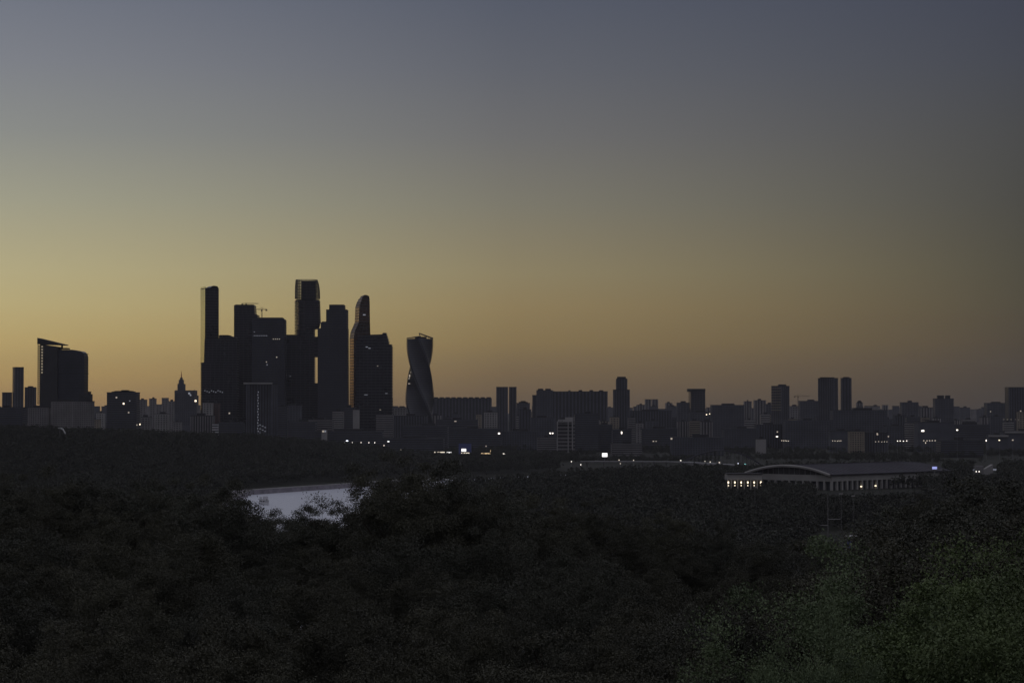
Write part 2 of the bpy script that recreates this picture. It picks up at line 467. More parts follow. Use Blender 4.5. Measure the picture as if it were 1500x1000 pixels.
tree('dark_a', 1445, 735, 118, 'dull green tree under the far right end of the sports hall', wide=1.05, rz=4.0)
tree('dark_b', 1245, 812, 104, 'dark tree right behind the top of the big silvery one', wide=1.05, rz=.7)
tree('dark_d', 1400, 800, 96, 'dark tree filling the gap between the two fresh green ones', wide=1.1, rz=5.5)
tree('dark_c', 1035, 895, 108, 'dark tree directly left of the big silvery one, low in the view', wide=.9, rz=2.5)
tree('silver', 1200, 945, 58, 'silvery leafy bush low in front of the pale trees', name='willow_tree', wide=.6, rz=5.0)
for k_, (x, y, D) in enumerate(((290, 742, 236), (325, 752, 232), (362, 764, 240), (400, 768, 236), (432, 762, 232), (472, 752, 238), (512, 770, 240), (548, 765, 236), (582, 742, 230), (616, 746, 238), (650, 744, 232), (570, 700, 236), (636, 694, 226))):
    tree(keys[k_ % 4], x, y, D, 'low tree in the belt hiding the near river bank, ' + ('first', 'second', 'third', 'fourth', 'fifth', 'sixth', 'seventh', 'eighth', 'ninth', 'tenth', 'eleventh', 'taller one near its right end', 'taller outermost at its right end')[k_] + (' from left' if k_ < 11 else ''),
         'dense belt of trees along the near side of the river', wide=1.1)


tree('dark_b', 452, 846, 150, 'dark tree closing the small gap straight below the boat, low on the slope')
# woods nobody could count: points with instanced crowns
def far_tree_objs(prefix, n, leafn, leaf, material):
    c = bpy.data.collections.new(prefix)
    for i in range(n):
        cm, C = crown_mesh(prefix, 40 + i, 4.8, 14.0, 2.5, 34, leafn, leaf, material, 1.5)
        c.objects.link(bpy.data.objects.new(prefix, cm))
    return c


WC = far_tree_objs('woodland_tree', 5, 14, 1.15, M['leaf_far'])


def woodland(name, label, P, sc):
    P = np.asarray(P); me = bpy.data.meshes.new(name); me.vertices.add(len(P)); me.vertices.foreach_set('co', P.astype(np.float32).ravel())
    at = me.attributes.new('sc', 'FLOAT', 'POINT'); at.data.foreach_set('value', np.asarray(sc, np.float32)); me.update()
    o = bpy.data.objects.new(name, me); COL.objects.link(o); tag(o, label, None, None, 'stuff')
    g = bpy.data.node_groups.new(name, 'GeometryNodeTree')
    g.interface.new_socket('Geometry', in_out='INPUT', socket_type='NodeSocketGeometry'); g.interface.new_socket('Geometry', in_out='OUTPUT', socket_type='NodeSocketGeometry')
    n = g.nodes; gi = n.new('NodeGroupInput'); go_ = n.new('NodeGroupOutput'); ip = n.new('GeometryNodeInstanceOnPoints')
    ci = n.new('GeometryNodeCollectionInfo'); ci.inputs['Collection'].default_value = WC; ci.inputs['Separate Children'].default_value = True; ci.inputs['Reset Children'].default_value = True
    rv = n.new('FunctionNodeRandomValue'); rv.data_type = 'FLOAT_VECTOR'; rv.inputs['Min'].default_value = (0, 0, 0); rv.inputs['Max'].default_value = (0, 0, 6.283)
    na = n.new('GeometryNodeInputNamedAttribute'); na.data_type = 'FLOAT'; na.inputs['Name'].default_value = 'sc'
    ip.inputs['Pick Instance'].default_value = True
    l = g.links; l.new(gi.outputs[0], ip.inputs['Points']); l.new(ci.outputs[0], ip.inputs['Instance']); l.new(rv.outputs['Value'], ip.inputs['Rotation'])
    l.new(na.outputs['Attribute'], ip.inputs['Scale']); l.new(ip.outputs[0], go_.inputs[0])
    md = o.modifiers.new('instances', 'NODES'); md.node_group = g
    return o


def scatter(Y0, Y1, spacing, test, hs):
    pts = []; sc = []; Y = Y0
    while Y < Y1:
        s = spacing * (1 + (Y - Y0) / 6000.0)
        w = .27 * Y + 60
        xs = np.arange(-w, w, s) + RNG.uniform(-.45, .45, len(np.arange(-w, w, s))) * s
        ys = Y + RNG.uniform(-.45, .45, len(xs)) * s
        d, side = seg_d(xs, ys); keep = (d > RHW + 24) & test(xs, ys, side)
        for x, y in zip(xs[keep], ys[keep]):
            pts.append((x, y, gz1(x, y))); sc.append(hs(x, y) / 14.0 * RNG.uniform(.6, 1.12))
        Y += s * .9
    return pts, sc


C0 = np.array([xat(1218, 2050), 2050.0]); Lv = np.array([143.0, 150.0]); gl_ = math.hypot(*Lv); u = Lv / gl_; wv_ = np.array([-u[1], u[0]]); GW = 104.0; GLn = 174.0
# clearing around the hall and around the masts
def park(xs, ys, side):
    right = side > 0
    px = 750 + xs / ys * F
    a_ = (xs - C0[0]) * u[0] + (ys - C0[1]) * u[1]; b_ = (xs - C0[0]) * wv_[0] + (ys - C0[1]) * wv_[1]
    hall = ((a_ > -9) & (a_ < 183) & (b_ > -8) & (b_ < 113)) | ((xs > 205) & (xs < 262) & (ys > 2060) & (ys < 2110))
    slot = (px > 1190) & (px < 1262) & (ys > 960) & (ys < 1345)
    road = (ys > 2760) & (ys < 2830) & (xs > 40)
    return right & ~hall & ~slot & ~road


def park_h(x, y):
    px = 750 + x / y * F; r = 690
    if 1052 < px < 1118 and y > 1500: r = 716
    elif 1118 <= px < 1188 and y > 1500: r = 706
    elif 1188 <= px < 1405 and y > 1500: r = 725 if px < 1300 else 721
    if y > 2100: r = 668 if px < 850 else (679 if px < 1112 else 670)
    if 1355 < px < 1382: r = 691
    if 1420 < px < 1462: r = 695
    return max(min(15.5, EYE - (r - 603) * y / F - gz1(x, y)), 1.5)


def left_test(xs, ys, side): return (side <= 0) & (ys < 3080) & (ys > 900) & (xs < 60)


p1, s1 = scatter(1000, 3080, 9.5, left_test, lambda x, y: 16)
woodland('hill_woodland', 'dark continuous wood covering the hill left of the river', p1, s1)
p2, s2 = scatter(760, 3080, 9.5, park, park_h)
woodland('park_woodland', 'dark park woods on the flat ground right of the river', p2, s2)
p3, s3 = scatter(3060, 4700, 20.0, lambda x, y, s: (np.sin(x * .013 + y * .004) + np.sin(y * .011 - x * .007) > .0) & ((x > 40) | (y > 3090)), lambda x, y: 12)
woodland('city_greenery', 'dark belts of street trees between the low city blocks', p3, s3)


# ------------------------------------------------------------------ buildings
def rect_fp(x0, x1, D, split=None, rot=25.0, depth=None):
    """footprint seen between columns x0 and x1; split = column of the near corner when two faces show"""
    if split is None:
        X0, X1 = xat(x0, D), xat(x1, D); d = depth or max(min((X1 - X0) * .6, 40), 14)
        return [(X0, D), (X1, D), (X1, D + d), (X0, D + d)]
    X0, Xs, X1 = xat(x0, D), xat(split, D), xat(x1, D)
    if (split - x0) <= (x1 - split):         # long front at the right, side face at the left
        a = math.radians(rot); lf = (X1 - Xs) / math.cos(a); ls = (Xs - X0) / math.sin(a)
    else:
        a = math.radians(90 - rot); lf = (X1 - Xs) / math.cos(a); ls = (Xs - X0) / math.sin(a)
    f = (math.cos(a), math.sin(a)); s = (-math.sin(a), math.cos(a))
    return [(Xs, D), (Xs + f[0] * lf, D + f[1] * lf), (Xs + f[0] * lf + s[0] * ls, D + f[1] * lf + s[1] * ls), (Xs + s[0] * ls, D + s[1] * ls)]


def grow(poly, d):
    cx = sum(p[0] for p in poly) / len(poly); cy = sum(p[1] for p in poly) / len(poly)
    r = sum(math.hypot(p[0] - cx, p[1] - cy) for p in poly) / len(poly); k = 1 + d * 1.2 / r
    return [(cx + (x - cx) * k, cy + (y - cy) * k) for x, y in poly]


def lit(t, fp, D, x, y, m='e_dim', w=2.4, h=2.2):
    """a lit window on the face of the footprint that shows at column x"""
    X = xat(x, D); best = None
    for A, B in zip(fp, fp[1:] + fp[:1]):
        if B[0] <= A[0] + .01: continue      # faces turned to the camera run left to right
        if A[0] - 2 <= X <= B[0] + 2:
            Yf = A[1] + (B[1] - A[1]) * (X - A[0]) / (B[0] - A[0])
            if best is None or Yf < best[0]: best = (Yf, A, B)
    if best is None: best = (D, (X - 2, D), (X + 2, D))
    Yf, A, B = best; l = math.hypot(B[0] - A[0], B[1] - A[1]); u = l * (X - A[0]) / (B[0] - A[0]); z = zat(y, Yf)
    mb = MB(); mb.strip(A, B, (u - w / 2, u + w / 2), z - h / 2, z + h / 2, .75, .3)
    o = part(mb, 'lit_window_or_slot_glow', M[m], t); return o


def building(label, D, x0, x1, ytop, style='grid', m='concrete', split=None, rot=25.0, name='apartment_block', cat='building', group=None,
             lits=(), roofs=None, depth=None, pitch=None, pier=None, base=None, body='window', tops=None):
    fp = rect_fp(x0, x1, D, split, rot, depth)
    cx = sum(p[0] for p in fp) / 4; cy = sum(p[1] for p in fp) / 4
    g = min(gz1(*p) for p in fp) - .5 if base is None else base
    zt = zat(ytop, D); t = tag(empty(name, (fp[0][0], fp[0][1], g)), label, cat, group)
    hs = [zat(v, D) for v in tops] if tops else zt
    part(MB().prism(fp, g, hs), 'glazing' if style != 'plain' else 'wall', M[body] if style != 'plain' else M[m], t)
    zmax = max(hs) if tops else zt
    ph = pitch or max(3.3, D * .00105); bh = ph * (.5 if style in ('grid', 'bands') else .18)
    mb = MB()
    if style in ('grid', 'bands', 'glass') and not tops:
        z = zt - bh
        f2_ = grow(fp, .3)
        while z > g + 2: mb.prism(f2_, z, z + bh); z -= ph
    if style in ('grid', 'piers', 'glass'):
        pw = pier or max(3.6, D * .0012); frac = .42 if style in ('grid', 'piers') else .12
        for A, B in ((fp[0], fp[1]), (fp[3], fp[0]), (fp[1], fp[2])):
            l = math.hypot(B[0] - A[0], B[1] - A[1]); n = max(int(l / pw), 1); q = l / n
            if l < 4: continue
            for i in range(n + 1):
                c = min(max(i * q, q * frac / 2), l - q * frac / 2)
                mb.strip(A, B, (c - q * frac / 2, c + q * frac / 2), g, (zt if not tops else min(hs)) - .4, .22, .2)
    if mb.v: part(mb, 'wall' if style in ('grid', 'bands', 'piers') else 'facade_frame', M[m], t)
    if not tops:
        r = MB(); f3 = grow(fp, .7); r.prism(f3, zt + .01, zt + 1.1)
        ro = part(r, 'roof', M['roof'], t)
        if roofs is None:
            rr = random.Random(int(x0 * 7 + x1)); w = x1 - x0
            roofs = [(x0 + w * .25 + rr.uniform(0, w * .2), x0 + w * .55 + rr.uniform(0, w * .2), 3 + rr.uniform(0, 2))] if w > 9 else []
        c0 = min(p[1] for p in fp); c1 = max(p[1] for p in fp)
        for (a, b, hh) in roofs:
            Xa, Xb = xat(a, D), xat(b, D); ym = (fp[0][1] + fp[2][1]) / 2 if split else (c0 + c1) / 2
            dd = min((c1 - c0) * .25, 8)
            subpart(MB().box(Xa, Xb, ym - dd, ym + dd, zt + 1.11, zt + 1.1 + hh), 'roof_hut', M['roof'], ro, t)
    for (lx, ly, *rest) in lits: lit(t, fp, D, lx, ly, *rest)
    return t


def section_tower(label, D, rows, m='slab', body='glass', pitch=5.4, depth=40.0, shape='rect', rot=0.0, lits=(), name='skyscraper', dz=.16, rr=.35, frame=True, group=None, band=.3):
    """rows: (row, left column, right column[, depth]) from the top of the tower down"""
    rows = sorted(rows, key=lambda r: -r[0])          # from the bottom up
    xc = (rows[0][1] + rows[0][2]) / 2; X0 = xat(xc, D); g = gz1(X0, D) - .5
    zs = [zat(r[0], D) for r in rows]; zs[0] = g
    ls = [r[1] for r in rows]; rs = [r[2] for r in rows]; ds = [(r[3] if len(r) > 3 else depth) for r in rows]
    a = math.radians(rot)

    def sec(z):
        l = float(np.interp(z, zs, ls)); r = float(np.interp(z, zs, rs)); d = float(np.interp(z, zs, ds))
        A, B = xat(l, D, z), xat(r, D, z)
        if shape == 'rect':
            if rot == 0: p = [(A, D), (B, D), (B, D + d), (A, D + d)]
            else:
                w = B - A; s_ = d * math.sin(a); lf = max((w - s_), 2) / math.cos(a); f = (math.cos(a), math.sin(a)); q = (-math.sin(a), math.cos(a)); c = (A + s_, D)
                p = [c, (c[0] + f[0] * lf, c[1] + f[1] * lf), (c[0] + f[0] * lf + q[0] * d, c[1] + f[1] * lf + q[1] * d), (c[0] + q[0] * d, c[1] + q[1] * d)]
            return p
        cx, rx, ry = (A + B) / 2, (B - A) / 2, d / 2; n = 20     # rounded (superellipse) plan
        out = []
        for i in range(n):
            t = 2 * math.pi * i / n - math.pi / 2; c, s = math.cos(t), math.sin(t)
            out.append((cx + rx * math.copysign(abs(c) ** (2 / 3), c), D + ry + ry * math.copysign(abs(s) ** (2 / 3), s)))
        return out
    t = tag(empty(name, (X0, D, g)), label, 'skyscraper', group)
    mb = MB(); zz = sorted(set(zs)); rings = []
    for i, z in enumerate(zs):
        rings.append([(x, y, z) for x, y in sec(z + (0 if i == 0 or zs[i] != zs[i - 1] else .001))])
    mb.loft(rings); part(mb, 'glazing', M[body], t)
    fr = MB(); z = g + pitch
    while z < zs[-1] - 1:
        fr.prism(grow(sec(z), dz * 2), z, z + pitch * band); z += pitch
    part(fr, 'floor_bands', M[m], t)
    if frame and shape == 'rect':                     # corner and face fins between consecutive rows
        fn = MB()
        for k in range(len(zs) - 1):
            if zs[k + 1] - zs[k] < 6: continue
            p0, p1 = sec(zs[k] + .01), sec(zs[k + 1] - .01)
            for e in (0, 3):
                A0, B0, A1, B1 = p0[e], p0[(e + 1) % 4], p1[e], p1[(e + 1) % 4]
                l = math.hypot(B0[0] - A0[0], B0[1] - A0[1]); n = max(int(l / 9), 1)
                nx_, ny_ = (B0[1] - A0[1]) / l, -(B0[0] - A0[0]) / l
                for i in range(n + 1):
                    u = i / n; P = (A0[0] + (B0[0] - A0[0]) * u, A0[1] + (B0[1] - A0[1]) * u, zs[k]); Q = (A1[0] + (B1[0] - A1[0]) * u, A1[1] + (B1[1] - A1[1]) * u, zs[k + 1])
                    fn.bar(P, Q, .55, 4)
        if fn.v: part(fn, 'mullions', M[m], t)
    top = sec(zs[-1]); cxx = sum(p[0] for p in top) / len(top); cyy = sum(p[1] for p in top) / len(top)
    fp = sec(g + 30)
    for (lx, ly, *rest) in lits:
        lit(t, sec(zat(ly, D)), D, lx, ly, *rest)
    return t, sec, zs


# --- the tall cluster
TA, secA, _ = section_tower('very tall slim slab at the left of the cluster with a bright glass left face', 4800,
              [(660, 291, 319), (421.5, 291, 319), (421, 299, 319), (419, 301, 318), (418.4, 303, 311)], depth=36, rot=25, pitch=6.5)
_fp = secA(zat(500, 4800)); _f = MB(); z = zat(530.5, 4800)
while z < zat(422, 4800): _f.strip(_fp[3], _fp[0], (.2, math.dist(_fp[3], _fp[0]) - .2), z, z + 3.9, .8, .1); z += 4.5
part(_f, 'glass_face', M['mirror'], TA)
TB, _s, _z = section_tower('lower broad dark tower in front of the very tall slim slab', 4640,
              [(660, 295, 347), (531, 295, 347), (530.5, 299, 347), (496, 300, 347), (495.5, 321, 347), (491, 321, 336), (490.5, 322, 334)], depth=34, rot=0,
              lits=[(300 + i * 3.2, 572 + (i % 3) * 1.2, 'e_dimc', 2, 1.4) for i in range(9)] + [(336, 605, 'e_dim', 3, 3)])
_f = MB()
for i in range(26):
    z = zat(533 + i * 2.6, 4640); _f.prism([(xat(293, 4640), 4647), (xat(294.9, 4640), 4640), (xat(294.9, 4640), 4647)], z - 2.2, z)
part(_f, 'edge_glazing', M['mirror'], TB)
section_tower('square dark tower with small cranes on its flat roof', 4760,
              [(660, 343, 377), (461, 343, 377), (460.5, 343, 373), (447, 343, 372), (446, 345, 371)], depth=40)
section_tower('broad dark tower with a gently curved top edge beside the tower crane', 4600,
              [(660, 369, 417), (470, 369, 417), (467, 370, 416), (465.5, 377, 412), (465, 384, 402)], depth=36, body='blue_glass',
              lits=[(372 + i * 2.6, 491.5, 'e_dimc', 2, 1.2) for i in range(8)] + [(400 + i * 3, 496.5, 'e_dim', 2, 1.6) for i in range(4)]
              + [(390, 530, 'e_dim', 2, 2), (391, 534, 'e_dimc', 2, 2), (405, 523, 'e_dim'), (372, 486, 'e_dimc', 2, 1.2)])
section_tower('plain dark tower filling the gap left of the stepped tower', 4700,
              [(660, 414, 460), (491.5, 414, 460), (491, 418, 460), (490, 420, 440)], depth=30,
              lits=[(419, 549, 'e_dimc', 2, 1), (425, 551, 'e_dimc', 2, 1), (436, 594, 'e_dimc', 3, 1)])
fed, fsec, fz = section_tower('tallest tower, rounded glass slab with a see-through striped crown', 4860,
                              [(660, 433, 460), (482, 433, 460), (481, 434.6, 466), (471, 434.6, 468.5), (440, 434.6, 467.5), (439.9, 430.5, 467), (438.5, 430.5, 467)], depth=46, shape='round', pitch=5.5,
                              lits=[])
# the crown: open rings and ribs above the roof
cr = MB(); rb = MB()
for i in range(13):
    yy = 436.5 - i * 2.25; z = zat(yy, 4860); xr = 467 - (i / 12.0) ** 3 * 3.5; A, B = xat(431 + (i / 12.) ** 4 * 1.2, 4860, z), xat(xr, 4860, z)
    ring = []
    for k in range(28):
        t_ = 2 * math.pi * k / 28; c, s = math.cos(t_), math.sin(t_)
        ring.append(((A + B) / 2 + (B - A) / 2 * math.copysign(abs(c) ** (2 / 3), c), 4860 + 23 + 23 * math.copysign(abs(s) ** (2 / 3), s)))
    for k in range(28):
        p, q = ring[k], ring[(k + 1) % 28]; cr.bar((*p, z), (*q, z), 1.0, 4)
    if i: [rb.bar((*prev[k], pz), (*ring[k], z), .5, 4) for k in range(28)]
    prev, pz = ring, z
part(cr, 'crown_rings', M['slab'], fed); part(rb, 'crown_ribs', M['slab'], fed)
orr = MB()
for i in range(24):
    z = zat(441 + i * 2.15, 4860); A, B = xat(430.7, 4860, z), xat(462, 4860, z); rg_ = []
    for k in range(20):
        t_ = math.pi / 2 + math.pi * k / 19; c, s = math.cos(t_), math.sin(t_)
        rg_.append(((A + B) / 2 - (B - A) / 2 * abs(c) ** (2 / 3), 4860 + 23 + 23.5 * math.copysign(abs(s) ** (2 / 3), s), z))
    for k in range(19): orr.bar(rg_[k], rg_[k + 1], 1.0, 4)
part(orr, 'edge_rings', M['slab'], fed)
core = MB(); core.box(xat(440, 4860), xat(461, 4860), 4870, 4896, zat(438.5, 4860), zat(411, 4860))
part(core, 'crown_core', M['glass'], fed)
section_tower('stepped dark tower with a raised square top, right of the tallest tower', 4650,
              [(660, 465.5, 509), (481, 465.5, 508.5), (480.5, 470, 508), (472, 470, 508), (471.5, 478, 508), (454, 478, 508), (453.5, 482.5, 504), (446.5, 482.5, 503.5), (446, 484, 502)], depth=44, body='blue_glass')
section_tower('narrow dark link block low between two towers', 4690, [(660, 459, 467), (562, 459, 467), (561, 460, 466)], depth=20, name='link_block', frame=False)
lk = tag(empty('sky_bridge', (xat(462, 4700), 4700, zat(523, 4700))), 'dark high link bridging the bright gap beside the tallest tower', 'sky bridge')
part(MB().box(xat(459.8, 4675), xat(466, 4675), 4675, 4690, zat(523, 4675), zat(493, 4675)), 'glazing', M['glass'], lk)
_b2 = MB()
for i in range(6):
    z = zat(522 - i * 5, 4675); _b2.box(xat(459.7, 4675), xat(466.1, 4675), 4674.6, 4690.4, z, z + 1.6)
part(_b2, 'floor_bands', M['slab'], lk)
section_tower('tall tower with a curved sail-like top and bronze left edge', 4850,
              [(660, 511, 542), (495, 511, 542), (486, 512.5, 541.5), (472, 518.5, 541.3), (449, 519.5, 541), (441, 522, 541), (437.5, 524.5, 541, 24), (435, 527, 540.6, 18), (433.2, 529.5, 539.6, 12), (432.2, 532, 538, 6), (431.9, 533.5, 536.5, 3)],
              depth=30, rot=22, m='slab', body='bronze_glass', pitch=6.5, lits=[(533, 461, 'e_dimc', 6, 2.5)])
section_tower('broad stepped glass tower in front of the curved sail-like one', 4680,
              [(660, 521, 574), (507, 521, 574), (505, 521, 573), (504.5, 521, 569.5), (500, 521, 568.8), (490.5, 527, 566), (490, 543, 566), (489.5, 559, 566), (487.8, 562, 565)],
              depth=40, rot=0, m='slab', pitch=6.5,
              lits=[(537, 508, 'e_dimc', 5, 1.6), (541, 510, 'e_dimc', 5, 1.6), (553, 536, 'e_dim', 3, 1), (536, 578, 'e_dimc', 8, 1), (566, 576, 'e_dimc', 6, 1), (557, 600, 'e_dim', 3, 1)])

# twisted tower
DT = 4600; ev = tag(empty('skyscraper', (xat(614, DT), DT + 30, gz1(xat(614, DT), DT) - .5)), 'twisted tower with spiralling faces and an open slanted frame on top', 'skyscraper')
ex, ey = xat(614, DT), DT + 30; side = 21.0; evz0, evz1 = ev.location.z, zat(495.5, DT)


def evang(z):                                        # 45 degrees at the top, turning on the way down
    row = 603 - (z - EYE) / DT * F
    return math.radians(45 + (row - 497) * 1.26)


def evsec(z, s=side):
    a = evang(z); row = 603 - (z - EYE) / DT * F; q = min(max((row - 560) / 36.0, 0), 1); k = s * (1.0 + .15 * q * q * (3 - 2 * q))
    pts = []
    for q in range(4):
        b = a + math.pi / 4 + q * math.pi / 2; c = a + math.pi / 4 + (q + 1) * math.pi / 2
        p = (math.cos(b) * k * 1.414, math.sin(b) * k * 1.414); r = (math.cos(c) * k * 1.414, math.sin(c) * k * 1.414)
        for u in (0.06, .35, .65, .94): pts.append((ex + p[0] + (r[0] - p[0]) * u, ey + p[1] + (r[1] - p[1]) * u))
    return pts


nf = 58; rings = []; fb = MB(); ebs = [MB() for _ in range(4)]; pe = None
for i in range(nf + 1):
    z = evz0 + (evz1 - evz0) * i / nf; s = evsec(z); rings.append([(x, y, z) for x, y in s])
    if i < nf: fb.prism(grow(s, .5), z, z + 1.3)
    e = [(grow(s, .8)[k][0], grow(s, .8)[k][1], z) for k in (0, 3, 4, 7, 8, 11, 12, 15)]
    if pe: [ebs[k // 2].bar(pe[k], e[k], .8, 4) for k in (1, 3, 5, 7)]
    pe = e
part(MB().loft(rings), 'glazing', M['facet_glass'], ev); part(fb, 'floor_bands', M['slab'], ev); [part(q, 'edge_beam', M['dim'], ev) for q in ebs]
tp = MB(); zt = evz1
c4 = [(xat(595, DT), ey), (xat(614, DT), ey - 28), (xat(633, DT), ey), (xat(614, DT), ey + 28)]
hh = {0: zat(494.5, DT), 1: zat(492.5, DT), 2: zat(494, DT), 3: zat(492, DT)}
for k in range(4): tp.bar((*c4[k], zt), (*c4[k], hh[k]), .8, 5)
tp.bar((*c4[0], hh[0]), (*c4[1], hh[1]), 1.0, 5); tp.bar((*c4[0], hh[0]), (*c4[3], hh[3]), 1.0, 5)
hi = (xat(613, DT), ey - 6, zat(487.3, DT)); tp.bar(hi, (xat(633.5, DT), ey, zat(494.5, DT)), 1.1, 5); tp.bar((xat(615, DT), ey + 8, zat(488.3, DT)), (xat(632, DT), ey + 8, zat(495, DT)), .8, 5)
tp.bar(hi, (xat(616, DT), ey - 6, zt), 1.0, 5); tp.bar((xat(633.5, DT), ey, zat(494.5, DT)), (xat(632, DT), ey, zt), 1.0, 5)
for i in range(1, 6):
    u = i / 6.0; tp.bar((xat(613 + 20 * u, DT), ey - 3, zat(487.5 + 6.8 * u, DT)), (xat(616 + 16 * u, DT), ey - 3, zt), .45, 4)
part(tp, 'roof_frame', M['slab'], ev)
part(MB().box(xat(607, DT), xat(624, DT), ey - 9, ey + 9, zt, zat(492.6, DT)), 'roof_hut', M['glass'], ev)
for (lx, ly, w, h) in ((599.5, 550, 4, 6), (598.5, 554, 3, 2.4), (599, 561.5, 6, 1.6), (601, 545, 2, 2)):
    z = zat(ly, DT); p = evsec(z); Yn = min(q[1] for q in p)
    X = xat(lx, DT); cand = None
    for A, B in zip(p, p[1:] + p[:1]):
        if min(A[0], B[0]) <= X <= max(A[0], B[0]) and abs(A[0] - B[0]) > .5:
            Yf = A[1] + (B[1] - A[1]) * (X - A[0]) / (B[0] - A[0]); cand = Yf if cand is None else min(cand, Yf)
    cand = cand if cand else Yn
    part(MB().box(X - w / 2, X + w / 2, cand - 1.8, cand + 1, z - h / 2, z + h / 2), 'lit_window_or_slot_glow', M['e_dim'], ev)


def crane(label, D, x, ybase, ytop, xl, xr, yj, group=None, th=.55):
    t = tag(empty('tower_crane', (xat(x, D), D, zat(ybase, D))), label, 'crane', group); X = xat(x, D)
    m_ = MB(); z0, z1 = zat(ybase, D), zat(ytop, D); w = 1.1
    for sx in (-w, w):
        for sy in (-w, w): m_.bar((X + sx, D + sy, z0), (X + sx, D + sy, z1 if sx * sy > 0 else zat(yj, D)), th * .6, 4)
    z = z0; f = 1
    while z < zat(yj, D) - 3: m_.bar((X - w * f, D - w, z), (X + w * f, D - w, z + 3), th * .4, 4); z += 3; f = -f
    part(m_, 'mast', M['darksteel'], t)
    j = MB(); zj = zat(yj, D); Xl, Xr = xat(xl, D), xat(xr, D)
    for sy in (-.8, .8): j.bar((Xl, D + sy, zj), (Xr, D + sy, zj), th * .6, 4)
    j.bar((Xl, D, zj + 1.6), (Xr, D, zj + 1.6), th * .5, 4)
    n = max(int((Xr - Xl) / 3), 2)
    for i in range(n): j.bar((Xl + (Xr - Xl) * i / n, D, zj + (1.6 if i % 2 else 0)), (Xl + (Xr - Xl) * (i + 1) / n, D, zj + (0 if i % 2 else 1.6)), th * .4, 4)
    part(j, 'jib', M['darksteel'], t)
    k = MB(); zt_ = z1
    k.bar((X, D, zt_), (Xl + 2, D, zj + 1.6), th * .3, 4); k.bar((X, D, zt_), (Xr - 2, D, zj + 1.6), th * .3, 4); part(k, 'stays', M['darksteel'], t)
    end = Xr if (Xr - X) < (X - Xl) else Xl; sg = -1 if end == Xr else 1
    part(MB().box(min(end, end + sg * 4), max(end, end + sg * 4), D - 1.2, D + 1.2, zj - 2.6, zj - .4), 'counterweight', M['roof'], t)
    part(MB().box(X - 1.6, X + 1.6, D - 2.6, D - 1.15, zj - 3.2, zj - .4), 'cab', M['slab'], t)
    return t


crane('thin tower crane with a level jib above the curved-top tower', 4618, 383, 465, 450, 375, 391, 453.5)
crane('thin low crane on the flat roof of the square dark tower', 4775, 360, 446, 443, 353, 378, 445)
crane('faint distant crane left of the twin towers at the right', 6500, 1169, 597, 577.5, 1163, 1186, 580.5, th=.5)

# --- wedge tower group at the far left
wd = tag(empty('office_tower', (xat(82, 4000), 4000, gz1(xat(82, 4000), 4000) - .5)), 'wedge topped office tower with a tall slanting blade and a rounded glass shoulder', 'office tower')
g0 = wd.location.z
bl = [(xat(58.5, 4000), 3996), (xat(84, 4000), 3996), (xat(84, 4000), 4034), (xat(58.5, 4000), 4034)]
b_ = MB(); b_.prism(bl, g0, [zat(504, 4000), zat(507.5, 4000), zat(507.5, 4000), zat(504, 4000)]); part(b_, 'blade', M['slab'], wd)
cap = MB(); cap.prism([(xat(54.8, 4000), 3994), (xat(93.8, 4000), 3994), (xat(93.8, 4000), 4036), (xat(54.8, 4000), 4036)], zat(504, 4000), [zat(494.8, 4000), zat(504.3, 4000), zat(504.3, 4000), zat(494.8, 4000)])
cap.v[1] = (cap.v[1][0], cap.v[1][1], zat(505.4, 4000)); cap.v[2] = (cap.v[2][0], cap.v[2][1], zat(505.4, 4000))
part(cap, 'slanting_cap', M['roof'], wd)
fin = MB()
for i in range(30):                                  # projecting balconies that leave light slots
    yy = 506 + i * 2.9; z = zat(yy, 4000); fin.box(xat(55.2 + (i / 30) * 1.0, 4000), xat(58.4, 4000), 3998, 4030, z - 2.0, z)
part(fin, 'balcony', M['slab'], wd)
pst = MB()
for X_ in (55.6,): pst.bar((xat(X_, 4000), 3998, zat(592, 4000)), (xat(X_ - .4, 4000), 3998, zat(503, 4000)), .7, 4)
part(pst, 'edge_post', M['slab'], wd)
gs = []
for (r_, xr) in ((640, 122.6), (523, 122.6), (519, 121.8), (515.5, 119.5), (514.2, 117), (512, 105), (510.5, 84)):
    z = g0 if r_ == 640 else zat(r_, 4000); gs.append([(xat(84.05, 4000), 4002, z), (xat(xr, 4000), 4002, z), (xat(xr, 4000), 4040, z), (xat(84.05, 4000), 4040, z)])
part(MB().loft(gs[:5] + [gs[5]]), 'glass_shoulder', M['blue_glass'], wd)
s2_ = MB(); s3_ = MB()
for i in range(22):
    z = zat(518 + i * 4.2, 4000); s2_.box(xat(84.1, 4000), xat(122.9, 4000), 4001.5, 4040.5, z, z + .7)
s2_.box(xat(84.1, 4000), xat(123.1, 4000), 4001.2, 4040.8, zat(547.6, 4000), zat(546, 4000))
part(s2_, 'floor_bands', M['slab'], wd)
sl = MB(); sl.box(xat(82.5, 4000), xat(97, 4000), 4004, 4030, zat(511, 4000), zat(509.2, 4000)); sl.box(xat(88, 4000), xat(90, 4000), 4005, 4010, zat(509.2, 4000), zat(505, 4000)); part(sl, 'roof_hut', M['roof'], wd)
for i in range(10): part(MB().box(xat(60.6, 4000), xat(62.8, 4000), 3995.4, 3996.2, zat(508.4 + i * 4.2, 4000), zat(506.9 + i * 4.2, 4000)), 'lit_window_or_slot_glow', mat('slot_glow', (.4, .4, .35), emit=(1, .8, .5), es=.38), wd)  # glowing boxes imitate sky light showing through the perforated slots, no lit rooms

